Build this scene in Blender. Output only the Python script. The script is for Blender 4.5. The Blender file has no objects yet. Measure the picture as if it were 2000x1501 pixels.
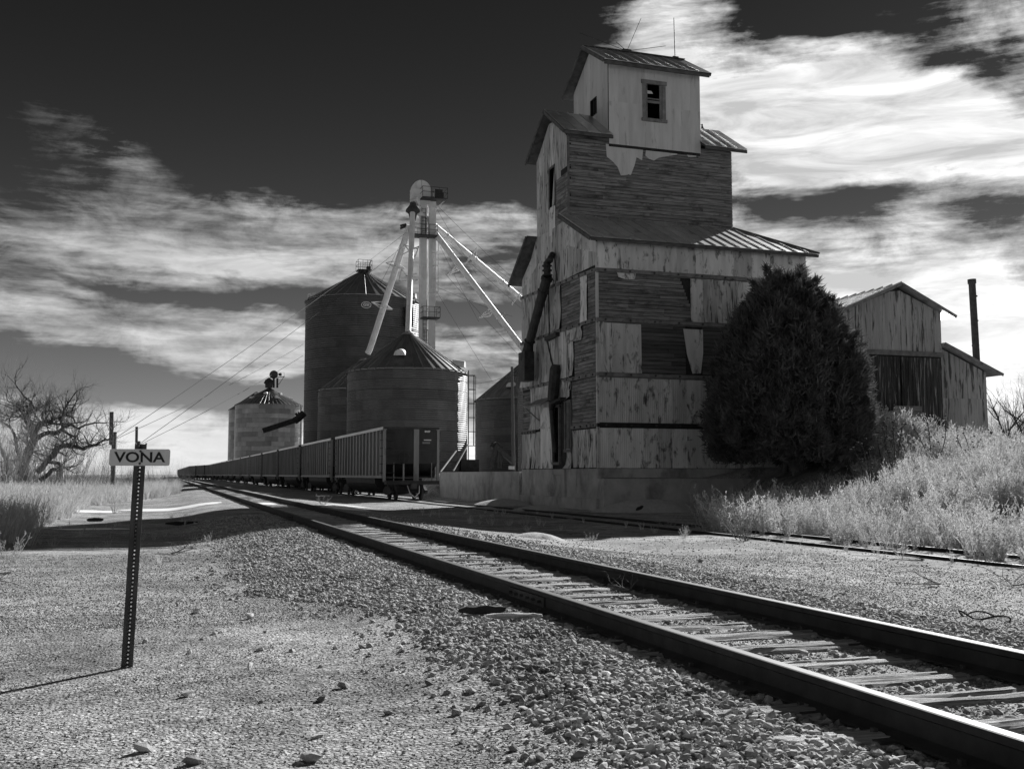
import bpy, math, random
import numpy as np
from mathutils import Vector, Matrix, noise as mnoise

random.seed(7)
rng = np.random.default_rng(11)
R = math.radians
PI = math.pi
SC = bpy.context.scene
COL = SC.collection

# ------------------------------------------------------------------ camera
F_PX = 2030.0                                   # focal length in photo pixels (photo is 2000 wide)
PITCH = math.atan(175.5 / F_PX)
YAW = math.atan(680.0 / (F_PX / math.cos(PITCH)))   # tracks run along +Y
CAM_H = 0.978                                   # above the railhead of the main track (z = 0)
cam_d = bpy.data.cameras.new("camera")
cam = bpy.data.objects.new("camera", cam_d)
COL.objects.link(cam)
cam_d.sensor_width = 36.0
cam_d.lens = 36.0 * F_PX / 2000.0
cam_d.clip_start = 0.05
cam_d.clip_end = 9000
cam.location = (0, 0, CAM_H)
cam.rotation_euler = (PI / 2 + PITCH, 0, -YAW)
SC.camera = cam

# ------------------------------------------------------------------ light
SUN_AZ, SUN_EL = 48.0, 26.0                     # azimuth from +Y towards +X
SKY_STRENGTH = 0.12
sun_dir = Vector((math.sin(R(SUN_AZ)) * math.cos(R(SUN_EL)), math.cos(R(SUN_AZ)) * math.cos(R(SUN_EL)), math.sin(R(SUN_EL))))
sd = bpy.data.lights.new("sun", 'SUN')
sun = bpy.data.objects.new("sun", sd)
COL.objects.link(sun)
sd.energy = 5.0
sd.angle = R(0.53)
sd.color = (1.0, 1.0, 1.0)                      # black-and-white photograph
sun.rotation_euler = sun_dir.to_track_quat('Z', 'Y').to_euler()
sun.location = (60, 60, 60)

SC.view_settings.view_transform = 'Standard'
SC.view_settings.look = 'None'
SC.view_settings.gamma = 1.0
SC.view_settings.exposure = 0.75
SC.view_settings.use_curve_mapping = False
SC.cycles.max_bounces = 6
SC.cycles.diffuse_bounces = 3
SC.cycles.glossy_bounces = 3
SC.cycles.transmission_bounces = 3
SC.cycles.transparent_max_bounces = 6
SC.cycles.sample_clamp_indirect = 4.0


class NT:
    """small helper for node trees"""
    def __init__(s, tree):
        s.t = tree; s.n = tree.nodes; s.l = tree.links
    def add(s, kind, **kw):
        n = s.n.new(kind)
        for k, v in kw.items():
            if k.startswith('i_'):
                key = k[2:]
                key = int(key) if key.isdigit() else key.replace('_', ' ')
                s.set(n.inputs[key], v)
            else:
                setattr(n, k, v)
        return n
    def set(s, sock, v):
        if isinstance(v, bpy.types.NodeSocket): s.l.new(v, sock)
        elif isinstance(v, bpy.types.Node): s.l.new(v.outputs[0], sock)
        else: sock.default_value = v
    def math(s, op, a, b=None, c=None, clamp=False):
        n = s.n.new('ShaderNodeMath'); n.operation = op; n.use_clamp = clamp
        s.set(n.inputs[0], a)
        if b is not None: s.set(n.inputs[1], b)
        if c is not None: s.set(n.inputs[2], c)
        return n.outputs[0]
    def noise(s, vec, scale, detail=4, rough=0.55, dist=0.0, dims='3D'):
        n = s.n.new('ShaderNodeTexNoise'); n.noise_dimensions = dims
        if vec is not None: s.set(n.inputs['Vector'], vec)
        n.inputs['Scale'].default_value = scale; n.inputs['Detail'].default_value = detail
        n.inputs['Roughness'].default_value = rough; n.inputs['Distortion'].default_value = dist
        return n.outputs['Fac']
    def vmul(s, vec, xyz, off=(0, 0, 0)):
        n = s.n.new('ShaderNodeMapping')
        s.set(n.inputs['Vector'], vec); n.inputs['Scale'].default_value = xyz; n.inputs['Location'].default_value = off
        return n.outputs[0]
    def ramp(s, fac, a, b, va=0.0, vb=1.0, smooth=False):
        n = s.n.new('ShaderNodeMapRange'); n.clamp = True
        if smooth: n.interpolation_type = 'SMOOTHSTEP'
        s.set(n.inputs[0], fac)
        n.inputs[1].default_value = a; n.inputs[2].default_value = b
        s.set(n.inputs[3], va); s.set(n.inputs[4], vb)
        return n.outputs[0]
    def mix(s, f, a, b):
        n = s.n.new('ShaderNodeMix'); n.data_type = 'FLOAT'
        s.set(n.inputs[0], f); s.set(n.inputs[2], a); s.set(n.inputs[3], b)
        return n.outputs[0]


# ------------------------------------------------------------------ sky: physical sky in black and white through a red filter, with clouds
world = bpy.data.worlds.new("World")
SC.world = world
world.use_nodes = True
w = NT(world.node_tree)
w.n.clear()
sky = w.add('ShaderNodeTexSky', sky_type='NISHITA', sun_disc=False)
sky.sun_elevation = R(SUN_EL); sky.sun_rotation = R(SUN_AZ)
sky.altitude = 1300; sky.air_density = 1.0; sky.dust_density = 0.6; sky.ozone_density = 1.0
sep = w.add('ShaderNodeSeparateColor', i_0=sky.outputs[0])
tc = w.add('ShaderNodeTexCoord')
sx = w.add('ShaderNodeSeparateXYZ', i_0=tc.outputs['Generated'])
X_, Y_, Z_ = sx.outputs
az = w.math('MULTIPLY', w.math('ARCTAN2', X_, Y_), 180 / PI)
el = w.math('MULTIPLY', w.math('ARCSINE', Z_), 180 / PI)
u = w.math('SUBTRACT', az, 18.46)
comb = w.add('ShaderNodeCombineXYZ', i_0=u, i_1=el)
# wind-drawn noise in angle space (degrees of azimuth / elevation)
flat = w.add('ShaderNodeCombineXYZ', i_0=w.math('MULTIPLY', az, 0.055), i_1=w.math('MULTIPLY', el, 0.17))
warp1 = w.noise(flat.outputs[0], 1.1, 5, 0.6)
warp2 = w.noise(w.vmul(flat.outputs[0], (1, 1, 1), (7.3, 2.1, 0)), 1.3, 5, 0.6)
uw = w.math('ADD', u, w.math('MULTIPLY', w.math('SUBTRACT', warp1, 0.5), 15.0))
vw = w.math('ADD', el, w.math('MULTIPLY', w.math('SUBTRACT', warp2, 0.5), 6.0))
CLOUDS = [  # centre x, y, half sizes (photo pixels turned into degrees below), tilt, amount
    (150, 455, 420, 40, 5, 0.95), (620, 455, 260, 44, -3, 0.85), (980, 425, 170, 46, 4, 0.75), (1040, 520, 120, 60, 5, .35),
    (120, 540, 300, 26, 4, 0.45), (520, 530, 240, 34, 6, 0.55), (760, 500, 130, 40, 10, 0.25), (400, 415, 200, 16, -4, .5),
    (170, 632, 420, 44, 6, 1.0), (560, 668, 230, 28, 8, 0.55), (950, 620, 130, 40, 6, 0.4), (900, 690, 200, 22, 2, .35),
    (150, 880, 700, 60, 3, 1.35), (900, 900, 500, 80, 0, 0.9), (450, 830, 300, 22, 4, .4),
    (180, 310, 95, 65, 40, 0.22), (235, 375, 80, 24, 20, 0.16), (60, 250, 150, 60, 20, 0.12), (110, 180, 140, 80, 35, .07), (250, 330, 110, 70, 35, .22), (700, 470, 300, 16, -2, .35), (60, 690, 60, 12, 0, .2), (430, 700, 260, 12, 6, .3), (900, 760, 260, 14, 4, .3), (960, 660, 140, 12, 3, .25),
    (1480, 175, 230, 72, 12, 1.5), (1780, 240, 260, 85, 10, 1.5), (1960, 300, 180, 60, 8, 0.9), (1300, 45, 90, 75, 20, 1.1),
    (1590, 290, 120, 40, 22, .5), (1960, 40, 100, 70, -30, 0.7), (1690, 90, 50, 50, -35, .35), (1450, 20, 120, 22, 8, .4),
    (1475, 350, 85, 34, -22, 0.75), (1460, 445, 130, 30, 3, 0.85), (1420, 295, 55, 30, 20, .4),
    (1820, 560, 270, 85, -4, 1.35), (1900, 720, 420, 90, 0, 1.5), (1850, 412, 170, 22, -6, 0.55), (1640, 560, 120, 50, 0, .5),
    (1540, 400, 110, 26, 10, -0.35), (1780, 400, 230, 36, 9, -.8), (1650, 330, 90, 20, 15, .25), (1900, 455, 90, 18, 6, -0.4), (1610, 38, 120, 30, 12, -.8),
    (1890, 100, 65, 30, 0, -.75), (300, 738, 520, 24, 4, -1.0), (420, 572, 420, 14, 4, -.75), (820, 590, 200, 14, 4, -.4), (300, 508, 260, 9, 5, -.35), (1130, 200, 160, 200, 0, -0.9), (680, 200, 380, 110, 0, -0.6),
    (1780, 620, 120, 14, 0, -.25), (1930, 520, 80, 12, 5, -.2), (100, 590, 300, 12, 5, -.35), (700, 590, 260, 12, 6, -.35),
]
total = None
for cx_, cy_, sx_, sy_, rot_, amp_ in CLOUDS:
    u0 = math.degrees(math.atan((cx_ - 1000) / 2037.6)); v0 = math.degrees(math.atan((926 - cy_) * math.cos(R(u0)) / 2045.0))
    kx = math.cos(R(u0)) ** 2
    su = sx_ / 35.6 * kx; sv = sy_ / 35.6
    t = R(-rot_); ct, st = math.cos(t), math.sin(t)
    du = w.math('SUBTRACT', uw, u0); dv = w.math('SUBTRACT', vw, v0)
    a = w.math('ADD', w.math('MULTIPLY', du, ct / su), w.math('MULTIPLY', dv, st / su))
    b = w.math('ADD', w.math('MULTIPLY', du, -st / sv), w.math('MULTIPLY', dv, ct / sv))
    q = w.math('ADD', w.math('MULTIPLY', a, a), w.math('MULTIPLY', b, b))
    g = w.math('MULTIPLY', w.math('EXPONENT', w.math('MULTIPLY', q, -0.62)), amp_)
    total = g if total is None else w.math('ADD', total, g)
# away from the photographed part of the sky unseen broken cloud goes on, its amount raised to light the shaded sides
outside = w.ramp(w.math('ABSOLUTE', u), 30, 60, 0.0, 0.58, True)
total = w.math('ADD', total, w.math('MULTIPLY', outside, w.ramp(el, 2, 60, 1.0, .55)))
fine = w.noise(w.vmul(flat.outputs[0], (1.15, .72, 1), (1.7, 5.2, 0)), 3.6, 10, 0.68, 0.35)
streak = w.noise(w.vmul(flat.outputs[0], (1.0, 2.6, 1), (4.4, 1.2, 0)), 5.2, 8, 0.64, 0.2)
tex = w.math('ADD', w.math('MULTIPLY', w.math('SUBTRACT', fine, 0.5), 2.5), w.math('MULTIPLY', w.math('SUBTRACT', streak, 0.5), 1.5))
tex = w.math('MULTIPLY', tex, w.ramp(total, 0.0, 0.35, 0.15, 1.0))
dens = w.ramp(w.math('ADD', w.math('MULTIPLY', total, 0.95), tex), 0.10, 1.35, 0, 1, False)
dens = w.math('POWER', dens, 1.15)
# clear sky: the Nishita red channel behind a deep red filter, which lets more through towards the pale horizon
filt = w.math('ADD', 0.05, w.math('MULTIPLY', w.math('EXPONENT', w.math('MULTIPLY', w.math('MAXIMUM', el, 0.0), -0.135)), 1.15))
clear = w.math('MULTIPLY', w.math('POWER', sep.outputs[0], 0.5), filt)
clear = w.math('MULTIPLY', clear, 0.62)
sunv = w.add('ShaderNodeVectorMath', operation='DOT_PRODUCT'); w.set(sunv.inputs[0], tc.outputs['Generated']); sunv.inputs[1].default_value = tuple(sun_dir)
glow = w.ramp(sunv.outputs['Value'], 0.62, 0.98, 2.5, 4.7, True)
glow = w.mix(w.ramp(el, 0, 14, 0, 1), w.math('ADD', glow, 1.7), glow)
body = w.noise(w.vmul(flat.outputs[0], (1, 1.6, 1), (2.2, 9.2, 0)), 2.4, 8, 0.62, 0.6)
glow = w.math('MULTIPLY', glow, w.ramp(body, 0.36, 0.62, w.ramp(el, 3, 9, .9, .6), 1.12))
lum = w.mix(dens, clear, glow)
skycol = w.add('ShaderNodeCombineColor', i_0=lum, i_1=lum, i_2=lum)
bg = w.add('ShaderNodeBackground', i_0=skycol.outputs[0], i_1=SKY_STRENGTH)
w.add('ShaderNodeOutputWorld', i_0=bg.outputs[0])
world.cycles.sampling_method = 'MANUAL'
world.cycles.sample_map_resolution = 256

# ================================================================== helpers
def survey(px, py, Y):
    """point of the world plane Y = const that a photo pixel looks at (used to read heights and positions)"""
    cp, sp, cy, sy = math.cos(PITCH), math.sin(PITCH), math.cos(YAW), math.sin(YAW)
    Fv = Vector((sy * cp, cy * cp, sp)); Rv = Vector((cy, -sy, 0)); Uv = Rv.cross(Fv)
    r = Rv * (px - 1000) - Uv * (py - 750.5) + Fv * F_PX
    return Vector((0, 0, CAM_H)) + r * (Y / r.y)

def tag(o, label=None, cat=None, group=None, kind=None):
    if label: o['label'] = label
    if cat: o['category'] = cat
    if group: o['group'] = group
    if kind: o['kind'] = kind
    return o

ORG = {}
def thing(name, label, cat, loc=(0, 0, 0), group=None):
    o = bpy.data.objects.new(name, None)
    COL.objects.link(o)
    o.location = loc; o.empty_display_size = 0.3
    ORG[o.name] = Vector(loc)
    return tag(o, label, cat, group)

def org(o):
    return ORG.get(o.name, Vector((0, 0, 0))) if o is not None else Vector((0, 0, 0))

def link(name, me, parent=None, loc=None, mat=None):
    """put a mesh in the scene; loc is a world position"""
    o = bpy.data.objects.new(name, me)
    COL.objects.link(o)
    base = org(parent)
    if parent is not None: o.parent = parent
    wl = Vector(loc) if loc is not None else base
    o.location = wl - base
    ORG[o.name] = wl
    return o

class MB:
    """mesh builder in world coordinates"""
    def __init__(s): s.v = []; s.f = []
    def add(s, vs, fs):
        b = len(s.v); s.v.extend([tuple(x) for x in vs]); s.f.extend([tuple(i + b for i in q) for q in fs]); return s
    def box(s, x0, x1, y0, y1, z0, z1):
        return s.add([(x0, y0, z0), (x1, y0, z0), (x1, y1, z0), (x0, y1, z0), (x0, y0, z1), (x1, y0, z1), (x1, y1, z1), (x0, y1, z1)],
                     [(0, 3, 2, 1), (4, 5, 6, 7), (0, 1, 5, 4), (1, 2, 6, 5), (2, 3, 7, 6), (3, 0, 4, 7)])
    def bar(s, p0, p1, wd, ht, up=(0, 0, 1)):
        p0, p1 = Vector(p0), Vector(p1); d = (p1 - p0)
        if d.length < 1e-6: return s
        d.normalize(); up = Vector(up)
        if abs(d.dot(up)) > 0.98: up = Vector((0, 1, 0)) if abs(d.y) < .9 else Vector((1, 0, 0))
        a = d.cross(up).normalized() * wd / 2; b = a.cross(d).normalized() * ht / 2
        c = [p0 - a - b, p0 + a - b, p0 + a + b, p0 - a + b, p1 - a - b, p1 + a - b, p1 + a + b, p1 - a + b]
        return s.add(c, [(0, 3, 2, 1), (4, 5, 6, 7), (0, 1, 5, 4), (1, 2, 6, 5), (2, 3, 7, 6), (3, 0, 4, 7)])
    def tube(s, pts, rad, n=8, cap=True):
        pts = [Vector(p) for p in pts]
        if not isinstance(rad, (list, tuple)): rad = [rad] * len(pts)
        vs = []; fs = []; prev = None
        for i, p in enumerate(pts):
            d = (pts[min(i + 1, len(pts) - 1)] - pts[max(i - 1, 0)]).normalized()
            if prev is None:
                a = d.orthogonal().normalized()
            else:
                a = (prev - d * prev.dot(d)).normalized()
            prev = a; b = d.cross(a)
            for k in range(n):
                t = 2 * PI * k / n; vs.append(p + (a * math.cos(t) + b * math.sin(t)) * rad[i])
        for i in range(len(pts) - 1):
            for k in range(n):
                k2 = (k + 1) % n; fs.append((i * n + k, i * n + k2, (i + 1) * n + k2, (i + 1) * n + k))
        if cap:
            fs.append(tuple(range(n - 1, -1, -1))); m = (len(pts) - 1) * n; fs.append(tuple(m + k for k in range(n)))
        return s.add(vs, fs)
    def lathe(s, c, prof, n=24, a0=0, a1=2 * PI, cap=False):
        """profile of (r, z) about the vertical through c"""
        full = abs(a1 - a0 - 2 * PI) < 1e-4; m = n if full else n + 1
        vs = []; fs = []
        for r_, z_ in prof:
            for k in range(m):
                t = a0 + (a1 - a0) * k / n; vs.append((c[0] + r_ * math.cos(t), c[1] + r_ * math.sin(t), c[2] + z_))
        for i in range(len(prof) - 1):
            for k in range(n):
                k2 = (k + 1) % m if full else k + 1
                fs.append((i * m + k, i * m + k2, (i + 1) * m + k2, (i + 1) * m + k))
        if cap: fs.append(tuple((len(prof) - 1) * m + k for k in range(m)))
        return s.add(vs, fs)
    def prism(s, poly, off):
        """closed solid between a polygon and the same polygon shifted by off"""
        n = len(poly); off = Vector(off); P = [Vector(p) for p in poly]
        return s.add(P + [p + off for p in P], [tuple(range(n - 1, -1, -1)), tuple(range(n, 2 * n))] + [(i, (i + 1) % n, n + (i + 1) % n, n + i) for i in range(n)])
    def mesh(s, name, mat=None, origin=(0, 0, 0), smooth=False):
        me = bpy.data.meshes.new(name); ox, oy, oz = origin
        me.from_pydata([(x - ox, y - oy, z - oz) for x, y, z in s.v], [], s.f)
        if mat: me.materials.append(mat)
        if smooth:
            me.polygons.foreach_set('use_smooth', [True] * len(me.polygons))
            me.set_sharp_from_angle(angle=R(38))
        me.update(); return me
    def build(s, name, mat, parent=None, smooth=False, loc=None):
        o = org(parent) if loc is None else Vector(loc)
        return link(name, s.mesh(name, mat, o, smooth), parent, o)

def np_mesh(name, V, Fq, mat=None, smooth=False):
    me = bpy.data.meshes.new(name)
    V = np.asarray(V, dtype=np.float32); Fq = np.asarray(Fq, dtype=np.int32); k = Fq.shape[1]
    me.vertices.add(len(V)); me.vertices.foreach_set('co', V.ravel())
    me.loops.add(Fq.size); me.loops.foreach_set('vertex_index', Fq.ravel())
    me.polygons.add(len(Fq)); me.polygons.foreach_set('loop_start', np.arange(0, Fq.size, k, dtype=np.int32))
    try: me.polygons.foreach_set('loop_total', np.full(len(Fq), k, dtype=np.int32))
    except Exception: pass
    if smooth: me.polygons.foreach_set('use_smooth', np.ones(len(Fq), dtype=bool))
    me.update(calc_edges=True); me.validate()
    if mat: me.materials.append(mat)
    return me

def tubes_np(segs, n=4):
    """segs: (N,8) p0 p1 r0 r1 -> vertices, quads"""
    S = np.asarray(segs, dtype=np.float64); p0 = S[:, 0:3]; p1 = S[:, 3:6]; r0 = S[:, 6:7]; r1 = S[:, 7:8]
    d = p1 - p0; d /= np.maximum(np.linalg.norm(d, axis=1, keepdims=True), 1e-9)
    ref = np.where(np.abs(d[:, 2:3]) > 0.9, np.array([[1., 0, 0]]), np.array([[0., 0, 1]]))
    a = np.cross(d, ref); a /= np.linalg.norm(a, axis=1, keepdims=True); b = np.cross(d, a)
    N = len(S); V = np.empty((N, 2, n, 3))
    for k in range(n):
        t = 2 * PI * k / n; o_ = a * math.cos(t) + b * math.sin(t)
        V[:, 0, k] = p0 + o_ * r0; V[:, 1, k] = p1 + o_ * r1
    base = (np.arange(N) * 2 * n)[:, None]
    Fq = []
    for k in range(n):
        k2 = (k + 1) % n; Fq.append(np.concatenate([base + k, base + k2, base + n + k2, base + n + k], axis=1))
    return V.reshape(-1, 3), np.concatenate(Fq)

# ================================================================== materials (all neutral greys: the photograph is black and white)
MAT = {}
def material(name, lo, hi=None, scale=4.0, stretch=(1, 1, 1), rough=0.8, metal=0.0, bump=0.0, bscale=None, bstretch=None, vary=0.0,
             dirt=None, dirt_v=0.05, dirt_scale=1.2, dirt_stretch=(1, 1, 1), dirt_lo=0.58, dirt_hi=0.66, coord='P', spec=0.4, detail=5,
             wave=None, rough_var=0.0, translucent=0.0, spots=0.0, patch=0.0):
    """grey material: base between lo and hi by noise, optional per-object variation, optional stains, optional relief"""
    if name in MAT: return MAT[name]
    m = bpy.data.materials.new(name); m.use_nodes = True; t = NT(m.node_tree); t.n.clear()
    if coord == 'P':
        g = t.add('ShaderNodeNewGeometry').outputs['Position']
    else:
        g = t.add('ShaderNodeTexCoord').outputs['Object']
    oi = t.add('ShaderNodeObjectInfo')
    if vary or True:
        sh = t.add('ShaderNodeVectorMath', operation='SCALE'); 
        cx = t.add('ShaderNodeCombineXYZ', i_0=oi.outputs['Random'], i_1=oi.outputs['Random'], i_2=oi.outputs['Random'])
        w.set  # noqa
        t.set(sh.inputs[0], cx); sh.inputs['Scale'].default_value = 17.0
        ad = t.add('ShaderNodeVectorMath', operation='ADD'); t.set(ad.inputs[0], g); t.set(ad.inputs[1], sh.outputs[0])
        vec = ad.outputs[0] if vary else g
    hi = lo if hi is None else hi
    n1 = t.noise(t.vmul(vec, stretch), scale, detail, 0.62)
    n1 = t.ramp(n1, 0.32, 0.68)
    val = t.mix(n1, lo, hi)
    if vary:
        val = t.math('MULTIPLY', val, t.ramp(oi.outputs['Random'], 0, 1, 1 - vary, 1 + vary))
    if dirt:
        nd = t.noise(t.vmul(vec, dirt_stretch), dirt_scale, 6, 0.68, 0.4)
        fd = t.ramp(nd, dirt_lo, dirt_hi)
        val = t.mix(t.math('MULTIPLY', fd, dirt), val, dirt_v)
    if patch:
        val = t.math('MULTIPLY', val, t.mix(t.math('MULTIPLY', t.ramp(t.noise(t.vmul(t.add('ShaderNodeNewGeometry').outputs['Position'], (1, 1.4, 1), (40, 11, 0)), .75, 7, .7, 1.2), .50, .64), patch), 1.0, 0.32))
    if spots:
        ns = t.noise(t.vmul(vec, (1.5, 1.5, 1.1), (3, 3, 3)), 1.25, 3, 0.5, .8); ns2 = t.noise(t.vmul(vec, (5, 5, 2.2), (9, 1, 3)), 1.4, 5, 0.7)
        fs = t.math('MULTIPLY', t.ramp(ns, .60, .68), t.ramp(ns2, .38, .58)); val = t.mix(t.math('MULTIPLY', fs, spots), val, .05)
    colr = t.add('ShaderNodeCombineColor', i_0=val, i_1=val, i_2=val)
    bs = t.add('ShaderNodeBsdfPrincipled')
    t.set(bs.inputs['Base Color'], colr)
    if rough_var:
        t.set(bs.inputs['Roughness'], t.ramp(n1, 0, 1, rough - rough_var, rough + rough_var))
    else: bs.inputs['Roughness'].default_value = rough
    bs.inputs['Metallic'].default_value = metal
    bs.inputs['Specular IOR Level'].default_value = spec
    h = None
    if bump:
        h = t.noise(t.vmul(vec, bstretch or stretch), bscale or scale * 4, 5, 0.65)
    if wave:
        wsc, wamt, ax = wave                       # corrugation: period in metres along an axis
        sp = t.add('ShaderNodeSeparateXYZ', i_0=g)
        wv = t.math('SINE', t.math('MULTIPLY', sp.outputs[ax], 2 * PI / wsc))
        wv = t.math('MULTIPLY', wv, wamt)
        h = wv if h is None else t.math('ADD', t.math('MULTIPLY', h, bump), wv)
        bump_d = 1.0
    if h is not None:
        bp = t.add('ShaderNodeBump'); bp.inputs['Strength'].default_value = 1.0
        bp.inputs['Distance'].default_value = 1.0 if wave else bump
        t.set(bp.inputs['Height'], h); t.set(bs.inputs['Normal'], bp.outputs[0])
    outn = t.add('ShaderNodeOutputMaterial')
    if translucent:
        tr = t.add('ShaderNodeBsdfTranslucent'); t.set(tr.inputs[0], colr)
        mx = t.add('ShaderNodeMixShader'); mx.inputs[0].default_value = translucent
        t.set(mx.inputs[1], bs.outputs[0]); t.set(mx.inputs[2], tr.outputs[0]); t.set(outn.inputs[0], mx.outputs[0])
    else: t.set(outn.inputs[0], bs.outputs[0])
    MAT[name] = m; return m

M_board = material('weathered_board', 0.10, 0.30, 2.2, (0.55, 0.55, 9), 0.85, bump=0.012, bscale=7, bstretch=(.6, .6, 14), vary=0.24, dirt=0.8, dirt_v=0.035, dirt_scale=0.75, dirt_stretch=(1, 1, 1.6), dirt_lo=.52, dirt_hi=.66)
M_darkwood = material('dark_wood', 0.012, 0.04, 3, (1, 1, 1), 0.9, bump=0.01)
M_trim = material('trim_wood', 0.12, 0.24, 3, (1, 1, 1), 0.85, bump=0.01, vary=.25, dirt=.7, dirt_v=.04)
M_sheet = material('galvanised_sheet', 0.50, 0.72, 1.3, (2.2, 2.2, 0.35), 0.55, 0.25, bump=0.006, bscale=3.0, bstretch=(1, 1, .5), vary=0.24, dirt=0.85, dirt_v=0.07, dirt_scale=1.5, dirt_stretch=(2.6, 2.6, 0.9), dirt_lo=.545, dirt_hi=.65, spots=.9)
M_sheet_rust = material('rusted_sheet', 0.36, 0.64, 1.6, (3, 3, 0.3), 0.62, 0.15, bump=0.008, bscale=3.0, bstretch=(1, 1, .5), vary=0.2, dirt=0.92, dirt_v=0.05, dirt_scale=1.7, dirt_stretch=(3.6, 3.6, 0.42), dirt_lo=.51, dirt_hi=.62, spots=.9)
M_sheet_top = material('clean_sheet', 0.54, 0.68, 1.3, (2.2, 2.2, 0.35), 0.5, 0.3, bump=0.004, bscale=3.0, vary=0.08, dirt=0.35, dirt_v=0.12, dirt_scale=1.3, dirt_stretch=(3, 3, 0.5))
M_roof = material('roof_metal', 0.50, 0.70, 1.5, (1, 1, 1), 0.40, 0.8, bump=0.006, bscale=2.5, vary=0.2, dirt=0.5, dirt_v=.08, dirt_scale=1.2)
M_roofedge = material('roof_edge', 0.05, 0.12, 3, rough=.8, bump=.01)
M_concrete = material('concrete', 0.32, 0.5, 1.2, (1, 1, 1), 0.9, bump=0.02, bscale=7, dirt=0.65, dirt_v=0.07, dirt_scale=0.7, dirt_stretch=(1.3, 1.3, .8), dirt_lo=.5, dirt_hi=.7)
M_bin = material('bin_steel', 0.13, 0.19, 1.0, (1, 1, .4), 0.56, 0.55, vary=0.2, bump=0.004, bscale=1.0, wave=(0.2, 0.02, 2), rough_var=.05)
M_binbig = material('big_bin_steel', 0.07, 0.11, 1.0, (1, 1, .4), 0.56, 0.5, vary=0.16, bump=0.004, bscale=1.0, wave=(0.27, 0.022, 2), rough_var=.05)
M_binpale = material('pale_bin_steel', 0.17, 0.27, 0.6, (1, 1, .5), 0.34, 0.8, vary=0.32, bump=0.01, bscale=.8, rough_var=.05)
M_binroof = material('bin_roof_steel', 0.20, 0.32, 0.8, (1, 1, 1), 0.45, 0.75, vary=0.12, bump=0.004, bscale=1)
M_white = material('white_steel', 0.62, 0.78, 1.2, rough=.5, vary=.05, dirt=.4, dirt_v=.3, dirt_scale=.6, dirt_stretch=(2, 2, .5))
M_dsteel = material('dark_steel', 0.025, 0.06, 3, rough=.6, metal=.3, bump=.004)
M_rust = material('rusty_iron', 0.035, 0.09, 5, rough=.85, bump=.008, bscale=20)
M_black = material('black_void', 0.004, rough=1.0, spec=0.0)  # flat black that stands for the darkness of unlit interiors
M_rail = material('rail_steel', 0.022, 0.05, 6, rough=.75, metal=.2, bump=.003, bscale=30)
M_railtop = material('rail_running_surface', 0.07, 0.13, 2, (6, .3, 1), rough=.62, metal=.15, spec=.3, bump=.0004, bscale=30)
M_tie = material('weathered_tie', 0.22, 0.66, 3.0, (1.2, 22, 22), 0.9, bump=0.03, bscale=3, bstretch=(1.2, 26, 20), vary=0.25, dirt=.8, dirt_v=.04, dirt_scale=2.2, dirt_stretch=(.8, 9, 9), dirt_lo=.55, dirt_hi=.62, coord='O')
M_stone = material('ballast_stone', 0.26, 0.52, 9, rough=.9, bump=.004, bscale=40, vary=0.42, patch=.8)
M_grit = material('grit_stone', 0.22, 0.55, 30, rough=.95, vary=0.5)
M_snow = material('snow', 0.82, 0.9, 6, rough=.7, bump=.02, bscale=14)
M_cedar = material('cedar_foliage', 0.045, 0.19, 1.7, rough=.8, spec=.15, translucent=.2)
M_bark = material('bark', 0.05, 0.14, 4, rough=.95, bump=.02, bscale=14)
M_twig = material('twig', 0.10, 0.2, 2, rough=.9)
M_weed = material('dry_weed', 0.40, 0.74, 1.5, rough=.85, vary=.25, translucent=.28, spec=.15)
M_weeddk = material('dead_stalk', 0.03, 0.08, 5, rough=.9)
M_grass = material('dry_grass', 0.40, 0.66, .8, rough=.85, vary=.25, translucent=.3, spec=.15)
M_brush = material('bare_brush', 0.07, 0.18, 1.5, rough=.9, vary=.3)
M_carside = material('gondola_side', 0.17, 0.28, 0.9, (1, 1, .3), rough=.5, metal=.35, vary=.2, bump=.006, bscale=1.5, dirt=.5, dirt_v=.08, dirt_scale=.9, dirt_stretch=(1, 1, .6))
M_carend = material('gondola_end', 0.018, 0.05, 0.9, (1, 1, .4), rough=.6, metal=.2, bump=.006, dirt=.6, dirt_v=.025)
M_sign = material('sign_face', 0.62, 0.68, 2, rough=.45, metal=.1)
M_ink = material('black_lettering', 0.012, rough=.6)
M_pale = material('pale_lettering', 0.7, rough=.6)
M_post = material('post_steel', 0.045, 0.09, 5, rough=.6, metal=.4, bump=.002)
M_pole = material('pole_wood', 0.07, 0.16, 3, (8, 8, .5), rough=.95, bump=.02)
M_sand = material('spilled_sand', 0.34, 0.44, 6, rough=.95, bump=.02, bscale=30)

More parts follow.
